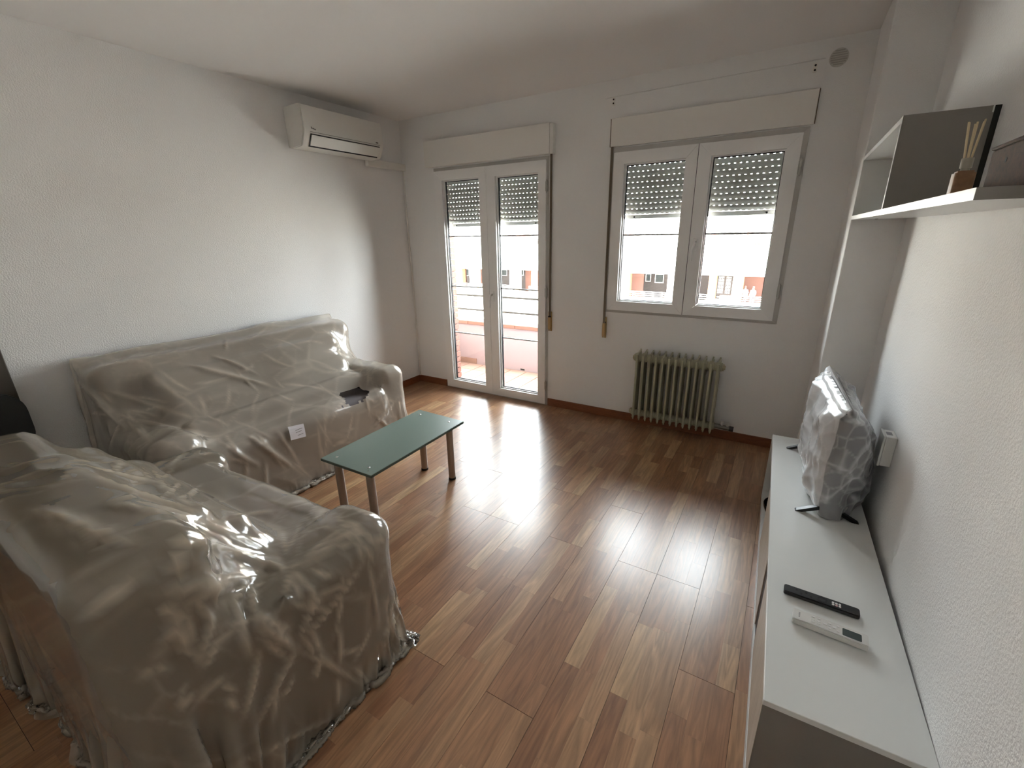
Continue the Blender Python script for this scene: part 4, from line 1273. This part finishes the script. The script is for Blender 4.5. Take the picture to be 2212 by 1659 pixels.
for x_, z_, sp, n_, lb in ((.05, .72, .45, 70, 'small green window plant left on the balcony opposite'), (.50, .74, .22, 40, 'small green window plant right beside the brick surround opposite'), (1.62, .72, .38, 90, 'bright bushy window plant before the dark window opposite')):
    y = 39.2
    pt = thing('balcony_plant', lb, 'plant', (fx(x_, y), y, .18), group='plants on the balcony opposite')
    obj('pot', box(-sp, sp, -.10, .10, 0, .16, bev=.02), M['fac_brick'], pt, local=True)
    bb = bmesh.new()
    for q in range(n_):
        p = Vector((random.gauss(0, sp * .5), random.uniform(-.15, .15), .16 + abs(random.gauss(0, .16))))
        d_ = Vector((random.uniform(-1, 1), random.uniform(-1, 1), random.uniform(-.2, 1))).normalized() * .11
        s_ = d_.orthogonal().normalized() * .04
        bb.faces.new([bb.verts.new(c_) for c_ in (p, p + d_ * .5 + s_, p + d_, p + d_ * .5 - s_)])
    tag(obj('foliage', bb, M['leaf'], pt, local=True))

def skinned(name, pts, edges, radii, mat, parent, root=0, lv=1):
    me_ = bpy.data.meshes.new(name)
    me_.from_pydata(pts, edges, [])
    o = bpy.data.objects.new(name, me_); C.objects.link(o); o.parent = parent
    md = o.modifiers.new('skin', 'SKIN')
    for i, r in enumerate(radii):
        me_.skin_vertices[0].data[i].radius = (r, r) if not isinstance(r, tuple) else r
    me_.skin_vertices[0].data[root].use_root = True
    s_ = o.modifiers.new('sub', 'SUBSURF'); s_.levels = lv; s_.render_levels = lv
    me_.materials.append(mat)
    return o
def person(x, y, rz, shirt, label, lean):
    t_ = thing('person', label, 'person', (x, y, -4.8), rz, group='two people across the street')
    P_ = [(0, 0, .95), (0, .01, 1.15), (0, .0, 1.38), (0, -.01, 1.50), (0, -.02, 1.58), (0, -.03, 1.68),
          (.17, 0, 1.40), (.24, .0, 1.14), (.20, -.14, .96), (.16, -.20, .90),
          (-.17, 0, 1.40), (-.24, .0, 1.14), (-.20, -.14, .96), (-.16, -.20, .90),
          (.09, 0, .88), (.10, -.01, .48), (.10, .02, .09), (.10, -.12, .04),
          (-.09, 0, .88), (-.10, -.01, .48), (-.10, .02, .09), (-.10, -.12, .04)]
    Ed = [(0, 1), (1, 2), (2, 3), (3, 4), (4, 5), (2, 6), (6, 7), (7, 8), (8, 9), (2, 10), (10, 11), (11, 12), (12, 13), (0, 14), (14, 15), (15, 16), (16, 17), (0, 18), (18, 19), (19, 20), (20, 21)]
    Rr = [(.15, .11), (.14, .10), (.15, .10), .055, .085, .085, .065, .047, .036, .038, .065, .047, .036, .038, .085, .06, .042, .035, .085, .06, .042, .035]
    skinned('body', P_, Ed, Rr, M['skin'], t_)
    sp = [P_[i] for i in (0, 1, 2, 6, 7, 10, 11)]
    skinned('shirt', sp, [(0, 1), (1, 2), (2, 3), (3, 4), (2, 5), (5, 6)], [(.18, .14), (.18, .135), (.185, .13), .085, .07, .085, .07], shirt, t_)
    tp = [P_[i] for i in (0, 14, 15, 16, 18, 19, 20)]
    skinned('trousers', tp, [(0, 1), (1, 2), (2, 3), (0, 4), (4, 5), (5, 6)], [(.16, .13), .10, .078, .062, .10, .078, .062], M['trouser'], t_)
    hb = bmesh.new()
    bmesh.ops.create_uvsphere(hb, u_segments=14, v_segments=9, radius=.093)
    for v in hb.verts: v.co = Vector((v.co.x * .92, v.co.y * 1.05 - .01, v.co.z * .8 + 1.705))
    bmesh.ops.delete(hb, geom=[v for v in hb.verts if v.co.z < 1.69 or (v.co.y < -.07 and v.co.z < 1.73)], context='VERTS')
    obj('hair', hb, M['hair'], t_, smooth=True, local=True)
    fb = bmesh.new(); tube(fb, (0, -.115, 1.64), (0, -.135, 1.625), .012, .016, n=8)
    obj('nose', fb, M['skin'], t_, smooth=True, local=True)
person(fx(1.41, 39.8), 39.8, .3, M['shirt_blue'], 'person in a pale blue shirt standing across the street', 0)
person(fx(1.80, 39.7), 39.7, -.5, M['shirt_grey'], 'person in a grey top standing across the street', 0)

print('SCRIPT total', round(time.time() - T0, 1))
